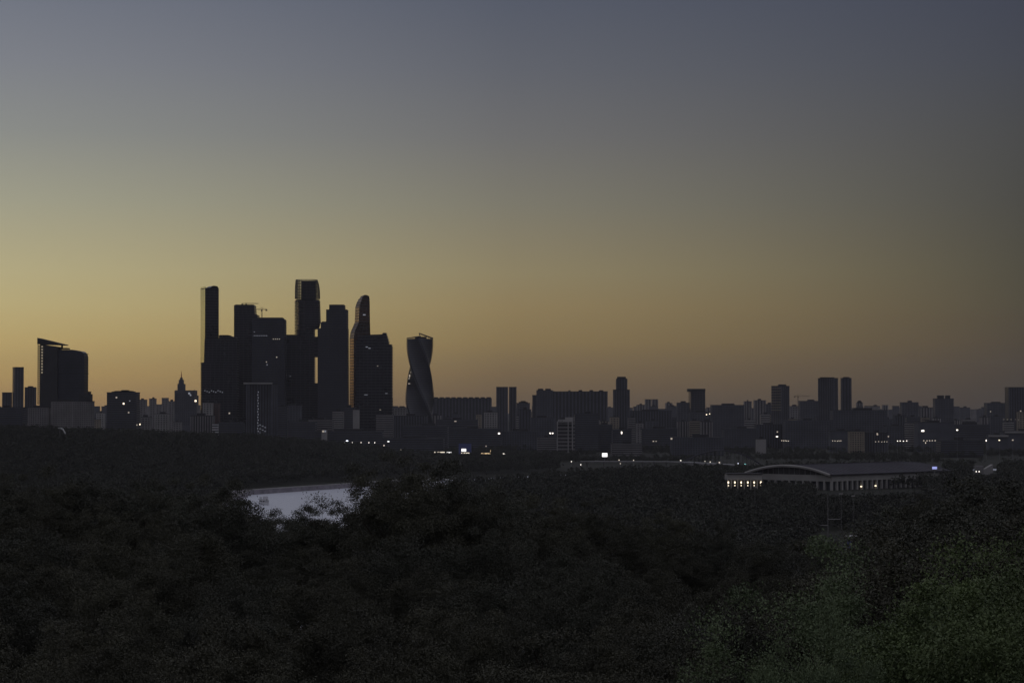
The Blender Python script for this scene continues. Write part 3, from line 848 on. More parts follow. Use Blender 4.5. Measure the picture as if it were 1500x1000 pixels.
building('broad residential block with a window grid at the foot of the wedge topped tower', 3560, 69, 131, 588, 'grid', 'concrete', split=106, rot=35, pitch=3.6, pier=4.0, roofs=[(72, 100, 3), (110, 128, 12)], name='residential_block')
building('lower pale block joined at the left of the broad residential block', 3600, 41, 71, 597, 'grid', 'concrete', pitch=3.6, pier=3.8, roofs=[(48, 58, 3)], name='residential_block')
building('stubby dark block just right of the wedge topped tower', 4080, 119, 131, 574, 'piers', 'dim', roofs=[(121, 126, 4)])
building('dark low block at the left edge below the tall slab', 3650, -18, 33, 597, 'bands', 'dim', roofs=[(2, 12, 3)])
building('tall plain slab at the far left edge', 5600, 15, 33, 538, 'piers', 'dim', split=21, roofs=[], name='high_rise')
building('short annex on the left side of the tall plain slab', 5620, 3, 15.6, 575, 'piers', 'dim', roofs=[])
building('slab with a small humped roof between the tall slab and the wedge topped tower', 5700, 36, 51, 567.5, 'piers', 'dim', roofs=[(40, 47, 3)], name='high_rise')
t_ = building('wide dark office block with a slightly curved roof and a few lit windows', 4300, 156.5, 200, 575, 'bands', 'dim', pitch=4.6, roofs=[(162, 195, 1.6), (166, 192, 2.9), (176, 186, 4.6)],
              lits=[(181, 591, 'e_warm', 3, 3), (170.5, 582, 'e_dim', 3, 3), (188.5, 604, 'e_dim', 2.6, 2.6), (190, 587, 'e_dimc', 2, 2)], name='office_block')
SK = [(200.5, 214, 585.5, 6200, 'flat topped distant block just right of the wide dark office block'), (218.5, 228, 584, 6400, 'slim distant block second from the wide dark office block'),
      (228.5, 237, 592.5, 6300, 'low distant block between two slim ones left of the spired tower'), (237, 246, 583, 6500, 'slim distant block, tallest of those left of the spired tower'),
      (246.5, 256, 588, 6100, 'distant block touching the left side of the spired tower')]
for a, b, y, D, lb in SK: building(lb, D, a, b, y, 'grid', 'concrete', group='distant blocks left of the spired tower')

# stepped tower with a spire
st = tag(empty('spired_tower', (xat(264, 5500), 5500, gz1(xat(264, 5500), 5500) - .5)), 'stepped old tower with a thin reddish spire beside the skyscraper cluster', 'tower'); g0 = st.location.z; D5 = 5500


def tbox(a, b, y0, y1, d0, d1): return MB().box(xat(a, D5), xat(b, D5), D5 + d0, D5 + d1, g0 if y0 is None else zat(y0, D5), zat(y1, D5))


part(tbox(255.5, 285, None, 571.5, 0, 46), 'main_block', M['dim'], st)
part(tbox(285, 287.5, None, 579, 4, 40), 'side_wing', M['dim'], st)
part(tbox(287.6, 292, None, 593, 6, 40), 'low_wing', M['concrete'], st)
part(tbox(259.2, 269.3, 571.49, 562, 6, 26), 'middle_tier', M['dim'], st)
part(tbox(260.8, 267.2, 561.99, 556, 8, 24), 'upper_tier', M['dim'], st)
part(tbox(262.3, 265.7, 555.99, 553, 10, 22), 'lantern', M['dim'], st)
sx_ = xat(264, D5); part(MB().bar((sx_, D5 + 16, zat(553, D5)), (sx_, D5 + 16, zat(543, D5)), 1.7, 6, .3), 'spire', M['red'], st)
for (a, b) in ((257.2, 571), (284, 571), (260, 562), (268.4, 562)): part(MB().bar((xat(a, D5), D5 + 8, zat(b, D5)), (xat(a, D5), D5 + 8, zat(b - 1.8, D5)), 1.0, 5, .2), 'pinnacle', M['warm'], st)
wn = MB()
for i in range(9):
    for j in range(12): wn.box(xat(257.5 + i * 3.1, D5), xat(258.6 + i * 3.1, D5), D5 - .3, D5 + .2, zat(578.5 + j * 4, D5), zat(576 + j * 4, D5))
part(wn, 'facade_pattern', M['window'], st)
for (a, b, m_, s) in ((286.3, 587, 'e_warm', 4), (277, 576, 'e_dimc', 5), (279, 578.5, 'e_dimc', 4)):
    part(MB().box(xat(a, D5) - s / 2, xat(a, D5) + s / 2, D5 - 1, D5 + 6, zat(b, D5) - s / 2, zat(b, D5) + s / 2), 'lit_window_or_slot_glow', M[m_], st)

# --- front of the cluster
fb_ = building('building with a pale roof edge and rising column of lit windows before the cluster', 3900, 357.5, 405, 563, 'piers', 'dim', split=398, rot=30, pitch=4, pier=6,
               roofs=[(362, 390, 2)], name='office_block',
               lits=[(377 - (i % 2) * .8, 574 + i * 4.1, 'e_dimc', 1.5, 1.6) for i in range(16)] + [(380 + (i % 3) * 4, 622 + i * 1.9, 'e_dimc', 3.5, .8) for i in range(8)])
part(MB().box(xat(357, 3895), xat(398.5, 3895), 3890, 3899.6, zat(562.4, 3895), zat(560.2, 3895)), 'roof_edge', M['pale'], fb_)
FR = [
    (297, 311, 590, 4300, 'grid', 'pale', 'pale squat block at the foot of the very tall slim slab', 'office_block'),
    (311, 321, 591, 4330, 'grid', 'brick', 'brownish block just right of the pale squat block', 'office_block'),
    (279, 312, 609, 3900, 'piers', 'concrete', 'low ribbed block left of the bright striped stair tower', 'low_block'),
    (320, 356, 619, 3850, 'bands', 'dim', 'low banded block left of the building with the pale roof edge', 'low_block'),
    (404, 421, 596, 4100, 'bands', 'dim', 'dark narrow block right of the building with the pale roof edge', 'office_block'),
    (420, 441, 594, 4250, 'grid', 'dim', 'dark gridded block under the plain dark tower', 'office_block'),
    (422, 462, 618, 3900, 'bands', 'dim', 'low dark banded block with a dim yellowish patch of light', 'low_block'),
    (440, 487, 615, 4000, 'bands', 'concrete', 'long low grey block below the stepped dark tower', 'low_block'),
    (487, 503, 603, 4250, 'bands', 'pale', 'pale banded block at the foot of the stepped dark tower', 'office_block'),
    (503, 519, 597, 4300, 'bands', 'dim', 'dark squat block between two pale ones under the sail-like tower', 'office_block'),
    (517, 526, 600, 4230, 'plain', 'pale', 'plain pale upright slab under the sail-like tower', 'office_block'),
    (551, 576, 608, 4200, 'bands', 'concrete', 'grey block under the right side of the broad stepped glass tower', 'office_block'),
    (574, 598, 597, 5200, 'grid', 'concrete', 'distant flat block in the gap left of the twisted tower', 'apartment_block'),
    (575, 626, 609, 4350, 'piers', 'dim', 'low ribbed podium below the twisted tower', 'low_block'),
    (590, 656, 624, 3950, 'bands', 'dim', 'long dark low hall right of the twisted tower foot', 'low_block'),
    (462, 560, 632, 3700, 'bands', 'dim', 'very long dark shed behind the row of small white lamps', 'shed'),
    (560, 650, 642, 3600, 'bands', 'dim', 'long dark shed left of the cream lit canopy', 'shed'),
]
for a, b, y, D, s, m, lb, nm in FR: building(lb, D, a, b, y, s, m, name=nm)
building('small bright striped stair tower at the edge of the hill woods', 3800, 311, 319, 621, 'bands', 'white', pitch=4.5, roofs=[], name='stair_tower', depth=12)
for (x, y, w) in ((472, 631, 7), (478, 632, 4)):
    pass
building('tiny pale hut with lit windows below the stepped dark tower', 3690, 471, 479, 629, 'plain', 'pale', roofs=[], name='hut', depth=9, lits=[(473.5, 631.5, 'e_dim', 3, 3), (476.5, 631.5, 'e_dimc', 2.6, 3)])

# --- middle of the skyline
cg = building('long distant slab with a scalloped reddish roofline right of the twisted tower', 6000, 634, 720, 583.5, 'piers', 'dim', pier=9, roofs=[(635 + i * 8.6, 641.5 + i * 8.6, 3) for i in range(10)])
building('left and wider slab of the close pair in the middle of the skyline', 6000, 727, 744, 567, 'piers', 'dim', roofs=[], name='high_rise', group='pair of slabs in the middle')
building('right and narrower slab of the close pair in the middle of the skyline', 6030, 745.8, 756.5, 567, 'piers', 'dim', roofs=[], name='high_rise', group='pair of slabs in the middle')
building('low humped block just right of the close pair of slabs', 5700, 757, 776, 590.5, 'grid', 'dim', roofs=[(760, 773, 3), (763, 770, 5.5)])
building('dark block with a bumpy roof in front of the long tall slab', 5200, 786, 810, 572, 'grid', 'dim', roofs=[(788, 796, 4), (799, 807, 4)], name='high_rise')
building('narrow shoulder at the left of the dark block with a bumpy roof', 5230, 780, 786.4, 579, 'grid', 'dim', roofs=[])
building('long tall slab with many narrow bays and small roof huts, middle of the view', 5600, 808, 890, 573.5, 'piers', 'dim', pier=9, roofs=[(833, 836, 3), (848, 853, 3.5), (864, 869, 3.5), (878, 884, 3)])
building('broad lower storeys of the stepped tower in the middle right of the skyline', 5300, 899, 922.5, 571, 'piers', 'dim', roofs=[], name='high_rise', depth=34)
tt = building('crown block on the stepped tower, with a flat cap, middle right of the skyline', 5310, 903, 919, 555, 'piers', 'dim', roofs=[(904.5, 917, 5)], name='high_rise', depth=22)
MS = [
    (933, 945, 593, 7200, 'low far block left of the paired far slabs'), (945, 954, 585, 7600, 'left one of the two paired far slabs right of the stepped tower'), (955, 964, 585, 7620, 'right one of the two paired far slabs right of the stepped tower'),
    (975, 985, 590.5, 7300, 'small far block with flat top between the paired slabs and the overhanging tower'), (992, 1010, 590, 5800, 'dark block touching the left foot of the overhanging tower'),
    (1035, 1044, 597, 6800, 'low far block right of the overhanging tower'), (1043, 1090, 593.5, 5000, 'wide dark gridded block right of the overhanging tower'),
    (1090, 1101, 588, 6900, 'narrow far block with flat top behind the wide gridded block'), (1105, 1122, 586.5, 6800, 'wider far block with flat top left of the balconied tower'),
    (1122, 1133, 592, 6000, 'low block against the left side of the balconied tower'), (1172, 1202, 587.5, 5600, 'squat dark block left of the twin tall slabs'),
    (1157, 1172, 595, 6500, 'low far block under the faint distant crane'), (1220, 1300, 601, 4500, 'very wide gridded block in front of the twin tall slabs'),
    (1255, 1264, 590, 6900, 'small far tower with a domed top right of the twin tall slabs'), (1267, 1275, 596, 7600, 'tiny far block right of the domed tower'), (1278, 1289, 596, 7700, 'second tiny far block right of the domed tower'), (1293, 1301, 593.5, 7500, 'tiny raised far block left of the flat dark box'),
    (1321, 1345.5, 589.5, 6000, 'flat dark box standing alone on the right skyline'), (1345, 1366, 597, 6600, 'low far hump right of the flat dark box'),
    (1446, 1478, 590.5, 5600, 'flat low block left of the tall slab at the right edge'),
]
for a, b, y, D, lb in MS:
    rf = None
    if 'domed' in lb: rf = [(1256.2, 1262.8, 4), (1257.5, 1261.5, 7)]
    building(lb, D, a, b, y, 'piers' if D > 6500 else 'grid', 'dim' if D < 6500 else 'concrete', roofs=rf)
ov = building('tower with an overhanging top left corner in the middle right of the skyline', 5800, 1013, 1033, 570.5, 'glass', 'dim', roofs=[], name='high_rise', body='slab')
part(MB().box(xat(1008, 5800), xat(1033.3, 5800), 5797, 5836, zat(573.5, 5800), zat(569.2, 5800)), 'overhang', M['roof'], ov)
_f = MB()
for i in range(4): _f.bar((xat(1009 + i * 1.2, 5800), 5798, gz1(xat(1009, 5800), 5800)), (xat(1009 + i * 1.2, 5800), 5798, zat(573, 5800)), .7, 4)
for i in range(12): _f.bar((xat(1009, 5800), 5798, zat(576 + i * 3, 5800)), (xat(1013, 5800), 5798, zat(576 + i * 3, 5800)), .6, 4)
part(_f, 'side_frame', M['slab'], ov)
bt = building('tower whose left face carries pale balconies, left of the twin tall slabs', 5400, 1132, 1158, 565.5, 'piers', 'dim', split=1144.5, rot=40, roofs=[(1142, 1153, 4)], name='high_rise')
_f = MB(); fpb = rect_fp(1132, 1158, 5400, 1144.5, 40)
for i in range(9):
    l_ = math.dist(fpb[3], fpb[0]); z = zat(568 + i * 4.0, 5400); _f.strip(fpb[3], fpb[0], (0, l_), z - 1.6, z, 2.4, .3)
part(_f, 'balcony', M['warm'], bt)
building('left and wider one of the twin tall slabs at the right', 5200, 1201, 1229, 554, 'piers', 'dim', roofs=[(1204, 1224, 2)], name='high_rise', group='twin tall slabs', split=1222, rot=40)
building('right and slimmer one of the twin tall slabs at the right', 5260, 1233, 1247.5, 554, 'piers', 'dim', roofs=[(1236, 1245, 2.5)], name='high_rise', group='twin tall slabs')
building('dark tower block with two rooftop humps on the right skyline', 5400, 1370, 1397, 584, 'grid', 'dim', roofs=[(1375, 1384, 8), (1387, 1393, 8)], name='high_rise')
building('tall plain slab cut off by the right edge', 5000, 1478, 1530, 567.5, 'piers', 'dim', roofs=[], name='high_rise', lits=[(1495, 602, 'e_dim', 3, 3)])

# --- middle distance, below the skyline
MD = [
    (655, 735, 628, 4100, 'bands', 'dim', 'long low dark hall under the scalloped slab', 'low_block', [(731, 634.5, 'e_white', 3.6, 2.6)]),
    (640, 700, 615, 4600, 'bands', 'dim', 'low grey block with one dim light above the long low hall', 'low_block', [(667, 611.8 + 5, 'e_dim', 5, 1.6)]),
    (735, 790, 632, 4150, 'grid', 'dim', 'low dark gridded block right of the long low hall', 'low_block', []),
    (760, 778, 600, 4900, 'piers', 'dim', 'ribbed block below the low humped one', 'apartment_block', []),
    (778, 812, 612, 4500, 'grid', 'dim', 'dark gridded block below the bumpy roofed one', 'apartment_block', [(806, 634.3, 'e_white', 3, 2.4), (809.5, 634.3, 'e_white', 2.6, 2.4)]),
    (787, 815, 641, 3650, 'bands', 'concrete', 'small grey banded block left of the white framed building', 'low_block', []),
    (842, 876, 606, 4000, 'bands', 'dim', 'tall dark banded block right of the white framed building', 'office_block', []),
    (876, 897, 622, 4050, 'bands', 'dim', 'dark block left of a single bright window', 'office_block', []),
    (897, 925, 629, 3900, 'bands', 'dim', 'dark low block with a single bright window', 'office_block', [(910.5, 633.5, 'e_white', 2.0, 4.0)]),
    (922, 984, 602, 5100, 'piers', 'dim', 'broad dim block behind the middle distance lights', 'apartment_block', []),
    (896, 940, 650, 3550, 'bands', 'concrete', 'low grey shed above the white lit board', 'shed', []),
    (984, 1060, 641, 3650, 'grid', 'dim', 'wide low dark block left of the arched bridge', 'low_block', [(983.5, 640.2 + 2, 'e_dim', 3, 3)]),
    (940, 992, 628, 4200, 'bands', 'dim', 'low dark block with two faint windows in its right half', 'low_block', [(957, 646, 'e_dim', 3, 2), (961, 646, 'e_dim', 2.4, 1.6)]),
    (1010, 1045, 604, 5200, 'grid', 'dim', 'dark block with two warm windows at its top', 'apartment_block', [(1035, 607, 'e_warm', 2.4, 2.4), (1039.5, 606, 'e_warm', 2, 2)]),
    (1060, 1112, 628, 4300, 'grid', 'dim', 'dark gridded block below the wide dark gridded one', 'apartment_block', []),
    (1108, 1150, 622, 4400, 'piers', 'dim', 'dark ribbed block under the balconied tower', 'apartment_block', [(1138, 639.2, 'e_white', 4, 1.8), (1138.5, 632.3, 'e_dim', 2.6, 2.6)]),
    (1108, 1122, 643, 3600, 'plain', 'pale', 'small plain pale block among dark ones, right of the arched bridge', 'hut', []),
    (1150, 1222, 616, 4350, 'grid', 'dim', 'wide dark block left of the very wide gridded one', 'apartment_block', []),
    (1216, 1246, 631, 4000, 'plain', 'dim', 'plain dark block left of the pale gridded one', 'low_block', []),
    (1244, 1266, 632, 3900, 'grid', 'warm', 'pale block with square dark windows below the very wide gridded one', 'apartment_block', []),
    (1266, 1300, 634, 3920, 'piers', 'dim', 'dark ribbed block joined right of the pale one with square windows', 'apartment_block', [(1285, 636, 'e_dim', 2.6, 2.6), (1284.6, 629.5 + 5, 'e_dim', 1.8, 1.8)]),
    (1345, 1398, 619, 4000, 'plain', 'dim', 'wide windowless dark box with a bright lamp on its wall', 'warehouse', [(1351.5, 630.8, 'e_white', 5, 2.6)]),
    (1298, 1330, 624, 4400, 'grid', 'dim', 'dark gridded block left of the pale sided one', 'apartment_block', []),
    (1398, 1450, 622, 4500, 'bands', 'dim', 'long dark block behind a lone bright lamp at the right', 'low_block', []),
    (1448, 1476, 637.5, 3800, 'plain', 'dim', 'dark warehouse at the right with a pale roof edge', 'warehouse', []),
    (1472, 1530, 632, 3850, 'plain', 'dim', 'taller dark warehouse at the right edge with a broad pale roof edge', 'warehouse', []),
    (1378, 1440, 645, 3500, 'bands', 'dim', 'long low pavilion with a faint pale roof right of the windowless box', 'low_block', []),
]
for a, b, y, D, s, m, lb, nm, lt in MD:
    o = building(lb, D, a, b, y, s, m, name=nm, lits=lt)
    if 'roof edge' in lb:
        part(MB().box(xat(a - .5, D), xat(b + .5, D), D - 3, D - .5, zat(y + 2.2, D), zat(y - .6, D)), 'roof_edge', M['pale'], o)
building('block with a pale lit looking side face, right of the middle distance lamps', 4050, 1326, 1346, 620, 'bands', 'pale', split=1338, rot=25, roofs=[], name='apartment_block')

# white framed building
wf = building('dark banded building held in a tall pale frame, centre of the middle distance', 3560, 817, 842, 619, 'bands', 'concrete', pitch=6.2, roofs=[], name='office_block', depth=22)
_f = MB()
for a, b in ((815.6, 817.2), (831.5, 833.0), (837.6, 839.4)): _f.box(xat(a, 3556), xat(b, 3556), 3554.5, 3557.5, 2, zat(618, 3556))
_f.box(xat(815.6, 3556), xat(839.4, 3556), 3554.2, 3557.8, zat(618, 3556), zat(616.6, 3556)); _f.box(xat(828, 3560), xat(839.4, 3560), 3562, 3576, zat(619, 3560), zat(611, 3560))
part(_f, 'pale_frame', M['pale'], wf)

# --- countless small blocks along the horizon, one label per stretch
ST = [(-15, 130, 'beyond the wedge topped tower'), (130, 255, 'left of the spired tower'), (575, 730, 'behind the scalloped slab'), (756, 905, 'behind the long tall slab'), (920, 1045, 'between the stepped and the overhanging tower'),
      (1045, 1205, 'around the balconied tower'), (1245, 1375, 'right of the twin tall slabs'), (1395, 1512, 'near the right edge')]
SMK = [(0, 'the left edge annex'), (36, 'the humped slab'), (90, 'the wedge topped tower'), (140, 'the stubby dark block'), (178, 'the wide dark office block'), (264, 'the spired tower'), (585, 'the twisted tower'),
       (677, 'the middle of the scalloped slab'), (722, 'the end of the scalloped slab'), (742, 'the close pair of slabs'), (783, 'the narrow shoulder block'), (850, 'the long tall slab'), (911, 'the flat capped tower'), (954, 'the paired far slabs'),
       (1000, 'the overhanging tower'), (1040, 'the foot of the overhanging tower'), (1066, 'the wide dark gridded block'), (1114, 'the two flat far blocks'), (1145, 'the balconied tower'), (1187, 'the squat dark block'), (1224, 'the twin tall slabs'), (1260, 'the domed tower'),
       (1297, 'the tiny raised block'), (1333, 'the flat dark box'), (1383, 'the two humped block'), (1430, 'the flat low block'), (1478, 'the slab at the right edge')]
for a, b, wh in ST:
    x = a; k = 0
    while x < b:
        mk = min(SMK, key=lambda p: abs(p[0] - x)); wh2 = ('just left of ' if x + 5 < mk[0] else 'just right of ') + mk[1]
        w = random.uniform(7, 17); D = random.uniform(6800, 9800); y = random.uniform(594.5, 600.5)
        building(('narrow' if w < 10 else 'wide' if w > 13.5 else 'medium') + ' hazy skyline block, ' + ('lower' if y > 597.5 else 'higher') + ' one ' + wh2, D, x, x + w, y, 'plain', random.choice(['concrete', 'dim', 'dim']), name='distant_block', roofs=None if k % 2 else [], group='hazy blocks ' + wh)
        x += w * random.uniform(.75, 1.3); k += 1
    x = a
    while x < b:
        sty = random.choice(['grid', 'bands', 'piers']); w = random.uniform(8, 21); D = random.uniform(4700, 5600); y = random.uniform(603, 621)
        building(('narrow' if w < 12 else 'wide' if w > 16.5 else 'medium') + ' low ' + ('deep set' if y > 612 else 'raised') + {'grid': ' gridded', 'bands': ' banded', 'piers': ' ribbed'}[sty] + ' block under ' + min(SMK, key=lambda p: abs(p[0] - x - w / 2))[1], D, x, x + w, y, sty, random.choice(['dim', 'dim', 'concrete', 'warm', 'pale']), name='low_block', group='low dim blocks ' + wh)
        x += w * random.uniform(.9, 1.5)


# ------------------------------------------------------------------ sports hall with an arched gable
hall = tag(empty('sports_hall', (xat(1218, 2050), 2050, 2)), 'large sports hall with a vaulted roof, arched gable and a pale colonnade', 'sports hall')
he, hr = 17.6, 26.0


def HP(a, b): p = C0 + u * a + wv_ * b; return (float(p[0]), float(p[1]))


part(MB().prism([HP(4, 4), HP(GLn - 4, 4), HP(GLn - 4, GW - 4), HP(4, GW - 4)], 1, 11.5), 'inner_wall', M['dim'], hall)
part(MB().prism([HP(.5, .5), HP(GLn - .5, .5), HP(GLn - .5, GW - .5), HP(.5, GW - .5)], 11.51, he), 'wall', M['hallwall'], hall)
co = MB(); n = 24
for i in range(n + 1):
    a = 1.2 + (GLn - 2.4) * i / n; p, q = HP(a - 1, .4), HP(a + 1, .4); r, s = HP(a + 1, 2.4), HP(a - 1, 2.4); co.prism([p, q, r, s], 1, 11.5)
for i in range(1, 13):
    b = 1.2 + (GW - 2.4) * i / 12; co.prism([HP(.4, b - 1), HP(2.4, b - 1), HP(2.4, b + 1), HP(.4, b + 1)], 1, 11.5)
part(co, 'colonnade', M['hallwall'], hall)
nn = 20; zarc = lambda b, up=0: he + .6 + (hr - he) * (1 - ((b / GW - .5) * 2) ** 2) + up
rv = []; rf = []
for e, a in enumerate((-2.0, GLn + 2)):
    for i in range(nn + 1):
        b = -2 + (GW + 4) * i / nn; rv.append((*HP(a, b), zarc(min(max(b, 0), GW)) + .4))
    for i in range(nn + 1):
        b = -2 + (GW + 4) * i / nn; rv.append((*HP(a, b), zarc(min(max(b, 0), GW)) - .4))
q = nn + 1
for i in range(nn):
    rf += [(i, i + 1, 2 * q + i + 1, 2 * q + i), (q + i + 1, q + i, 3 * q + i, 3 * q + i + 1), (i + 1, i, q + i, q + i + 1), (2 * q + i, 2 * q + i + 1, 3 * q + i + 1, 3 * q + i)]
rf += [(0, 2 * q, 3 * q, q), (nn, q + nn, 3 * q + nn, 2 * q + nn)]
part(MB().add(rv, rf), 'roof', M['zinc'], hall)
seam = MB()
for j in range(26):
    a = 2 + (GLn - 4) * j / 25
    for i in range(nn):
        b0, b1 = GW * i / nn, GW * (i + 1) / nn; seam.bar((*HP(a, b0), zarc(b0) + .5), (*HP(a, b1), zarc(b1) + .5), .22, 4)
part(seam, 'roof_seams', M['zinc'], hall)
ar = MB()
for i in range(nn):
    b0, b1 = GW * i / nn, GW * (i + 1) / nn; ar.bar((*HP(-2.6, b0), zarc(b0) - .6), (*HP(-2.6, b1), zarc(b1) - .6), 1.5, 6)
part(ar, 'arch_rim', M['pale'], hall)
ty = MB(); pts = [HP(.8, GW * i / nn) for i in range(nn + 1)]
for i in range(nn): ty.prism([HP(.8, GW * i / nn), HP(2, GW * i / nn), HP(2, GW * (i + 1) / nn), HP(.8, GW * (i + 1) / nn)][::-1], he + .01, min(zarc(GW * i / nn), zarc(GW * (i + 1) / nn)) - .45)
part(ty, 'gable_glazing', M['window'], hall)
mu = MB()
for i in range(1, 16): b = GW * i / 16; mu.bar((*HP(.6, b), he), (*HP(.6, b), zarc(b) - .5), .3, 4)
part(mu, 'gable_mullions', M['steel'], hall)
for k, (x, y) in enumerate(((1261, 719), (1282, 717))):
    Yl = (2084.4, 2102.6)[k]; X_ = xat(x, Yl)
    part(MB().box(X_ - .8, X_ + .8, Yl, Yl + .8, max(zat(y, Yl), 5.6) - .5, max(zat(y, Yl), 5.6) + .5), 'wall_lamp', M['e_warm'], hall)
wg = tag(empty('entrance_wing', (xat(1065, 2075), 2075, 2)), 'flat entrance wing with six lit bays at the left of the sports hall', 'entrance wing')
part(MB().box(xat(1065, 2075), xat(1116, 2075), 2075, 2100, 12.3, 18), 'wall', M['hallwall'], wg)
part(MB().box(xat(1066, 2075), xat(1115, 2075), 2080, 2099, 1, 12.29), 'glazing', M['window'], wg)
part(MB().box(xat(1064.3, 2075), xat(1116.5, 2075), 2074, 2101, 18.01, 18.8), 'roof', M['roof'], wg)
cc = MB()
for x in (1065.8, 1071, 1080.5, 1090, 1099.5, 1109, 1115.2): cc.box(xat(x - .7, 2075), xat(x + .7, 2075), 2075.3, 2077.5, 1, 12.29)
part(cc, 'colonnade', M['hallwall'], wg)
for x in (1066.6, 1076, 1085.3, 1095, 1104.3, 1114):
    part(MB().box(xat(x, 2075) - .55, xat(x, 2075) + .55, 2074.2, 2075.2, zat(707.6, 2075), zat(704.8, 2075)), 'wall_lamp', M['e_warm'], wg)
    part(MB().box(xat(x, 2075) - .5, xat(x, 2075) + .5, 2074.2, 2075.2, zat(711.6, 2075), zat(710, 2075)), 'wall_lamp', mat('lamp_warm_soft', (.8, .8, .8), emit=(1, .85, .6), es=1.2), wg)


# ------------------------------------------------------------------ lamps, boards, road, bridge, masts
def lamp(x, y, label, m='e_white', w=1.6, h=1.0, D=None, group=None, name='street_lamp', cat='street lamp'):
    w *= .6; h *= .62
    if D is None: D = min(3350.0, 66.0 * F / (y - 603))
    X = xat(x, D); z = zat(y, D); g = gz1(X, D); t = tag(empty(name, (X, D + .6, g)), label, cat, group)
    part(MB().bar((X, D + .9, g), (X, D + .9, z + .4), .16, 6, .1), 'pole', M['steel'], t)
    hd = MB(); hd.box(X - w / 2, X + w / 2, D - .1, D + 1.0, z + h / 2 + .01, z + h / 2 + .35); part(hd, 'lamp_head', M['darksteel'], t)
    part(MB().box(X - w / 2 + .05, X + w / 2 - .05, D - .05, D + .85, z - h / 2, z + h / 2), 'lamp_glass', M[m], t)
    return t


for i, x in enumerate((504, 516.3, 529, 540.4, 549)): lamp(x, 648, 'one of five evenly spaced small white lamps at the edge of the left woods', 'e_white', 1.7, 2.0, group='row of five white lamps')
lamp(508.5, 645.4, 'broad bluish white floodlight above the left end of the lamp row', 'e_cool', 5.5, 2.0, name='floodlight', cat='floodlight')
lamp(569, 646.4, 'broad white floodlight right of the five lamp row', 'e_board', 5.5, 2.4, name='floodlight', cat='floodlight')
lamp(562.6, 652.2, 'single lamp just below the broad white floodlight', 'e_strip', 2.6, 2.6)
lamp(587, 658.5, 'dim lamp at the edge of the woods, right of the single lamp', 'e_dim', 3.5, 2.4)
LL = [(738, 664.3, 'wide white lamp right of the orange lit canopy', 'e_white', 5.0, 1.3), (712, 653.2, 'dim lamp above the orange lit canopy', 'e_dim', 3, 2.4), (807.2, 676, 'bright lamp left of the viaduct, nearest to the woods', 'e_white', 2.0, 1.8),
      (837, 675.6, 'small lamp at the left end of the viaduct', 'e_white', 1.8, 1.4), (850.6, 680.2, 'small lamp low below the left end of the viaduct', 'e_white', 1.5, 1.7), (906.8, 673.5, 'dim lamp on the viaduct right of the white board', 'e_strip', 2, 1.8), (908.6, 678.6, 'faint lamp under the viaduct below the dim one', 'e_dim', 2, 3),
      (928, 673.8, 'dim lamp on the viaduct, second right of the white board', 'e_strip', 1.8, 1.8), (997, 674.2, 'flat white lamp on the viaduct before it bends', 'e_white', 3.2, .9), (1032.5, 675.3, 'first of the lamps clustered on the bend of the viaduct', 'e_strip', 2, 1.2),
      (1040.2, 676.3, 'second of the lamps clustered on the bend of the viaduct', 'e_strip', 2, 2), (1053.6, 677, 'last of the lamps clustered on the bend of the viaduct', 'e_strip', 2.6, 2), (1080.8, 678.7, 'bright white lamp before the arched bridge', 'e_cool', 2.0, 1.8), (1091.5, 679.4, 'teal lamp beside the arched bridge', 'e_teal', 3, 1.0),
      (1115, 681.2, 'small white lamp behind the left end of the hall roof', 'e_white', 1.4, 1.5), (1301.2, 639, 'lone dim lamp above the dotted lamp row', 'e_dim', 3, 3), (1355.6, 648.3, 'small lamp just below the right hand lamp row', 'e_strip', 1.6, 3),
      (1402, 629.6, 'lone bright lamp high on the right, between two dark blocks', 'e_white', 4.2, 2.6), (1444.4, 645, 'upright bright lamp left of the warehouses', 'e_white', 1.8, 4.0), (1463.6, 644.5, 'warm lamp in front of the first warehouse', 'e_warm', 3.4, 2.0), (1483.3, 644.3, 'dimmer lamp in front of the taller warehouse', 'e_dim', 4, 3),
      (1451, 602.5, 'faint lamp high at the foot of the flat low block at right', 'e_dim', 4, 3), (205, 621.3, 'bright lamp at the edge of the hill woods, under the skyline at left', 'e_warm', 2.4, 3.2), (200.6, 622, 'dimmer lamp beside the bright one at the edge of the hill woods', 'e_strip', 1.2, 2), (1429.5, 690.3, 'left one of a close pair of small lamps at far right', 'e_white', 1.6, 1.3), (1433.8, 690.3, 'right one of a close pair of small lamps at far right', 'e_white', 1.6, 1.3)]
for x, y, lb, m, w, h in LL:
    D = None
    if y < 640: D = 3350 if x > 300 else 3150
    if y < 605: D = 4900
    lamp(x, y, lb, m, w, h, D)
for grp, xs, y, m, w in (('row of small lamps under the balconied tower', (1145, 1147.6, 1150, 1152.4, 1155), 645.3, 'e_strip', 1.9), ('row of small lamps below the twin tall slabs', (1219.5, 1223, 1226.4, 1229, 1231.6), 645.5, 'e_strip', 1.7),
                         ('dotted lamp row below the very wide gridded block', (1282.5, 1287, 1291.5, 1295.4, 1299), 646.7, 'e_strip', 1.3), ('bright lamp row left of the windowless box', (1314.6, 1318.4, 1323.2, 1328), 645.5, 'e_white', 2.4),
                         ('lamp row at the foot of the windowless box', (1353, 1357.6, 1361.6, 1365.4, 1369.6), 645, 'e_strip', 2.2), ('high faint lamp row under the slab at the right edge', (1470.5, 1475.5, 1481, 1487.5, 1492), 614.3, 'e_dim', 2.6)):
    for x in xs: lamp(x, y + random.uniform(-.3, .3), 'one of the ' + grp.replace('row of small lamps', 'small lamps in the row').replace('lamp row', 'lamps in the row', 1), m, w, 1.5, 3350 if y > 630 else 4900, grp)


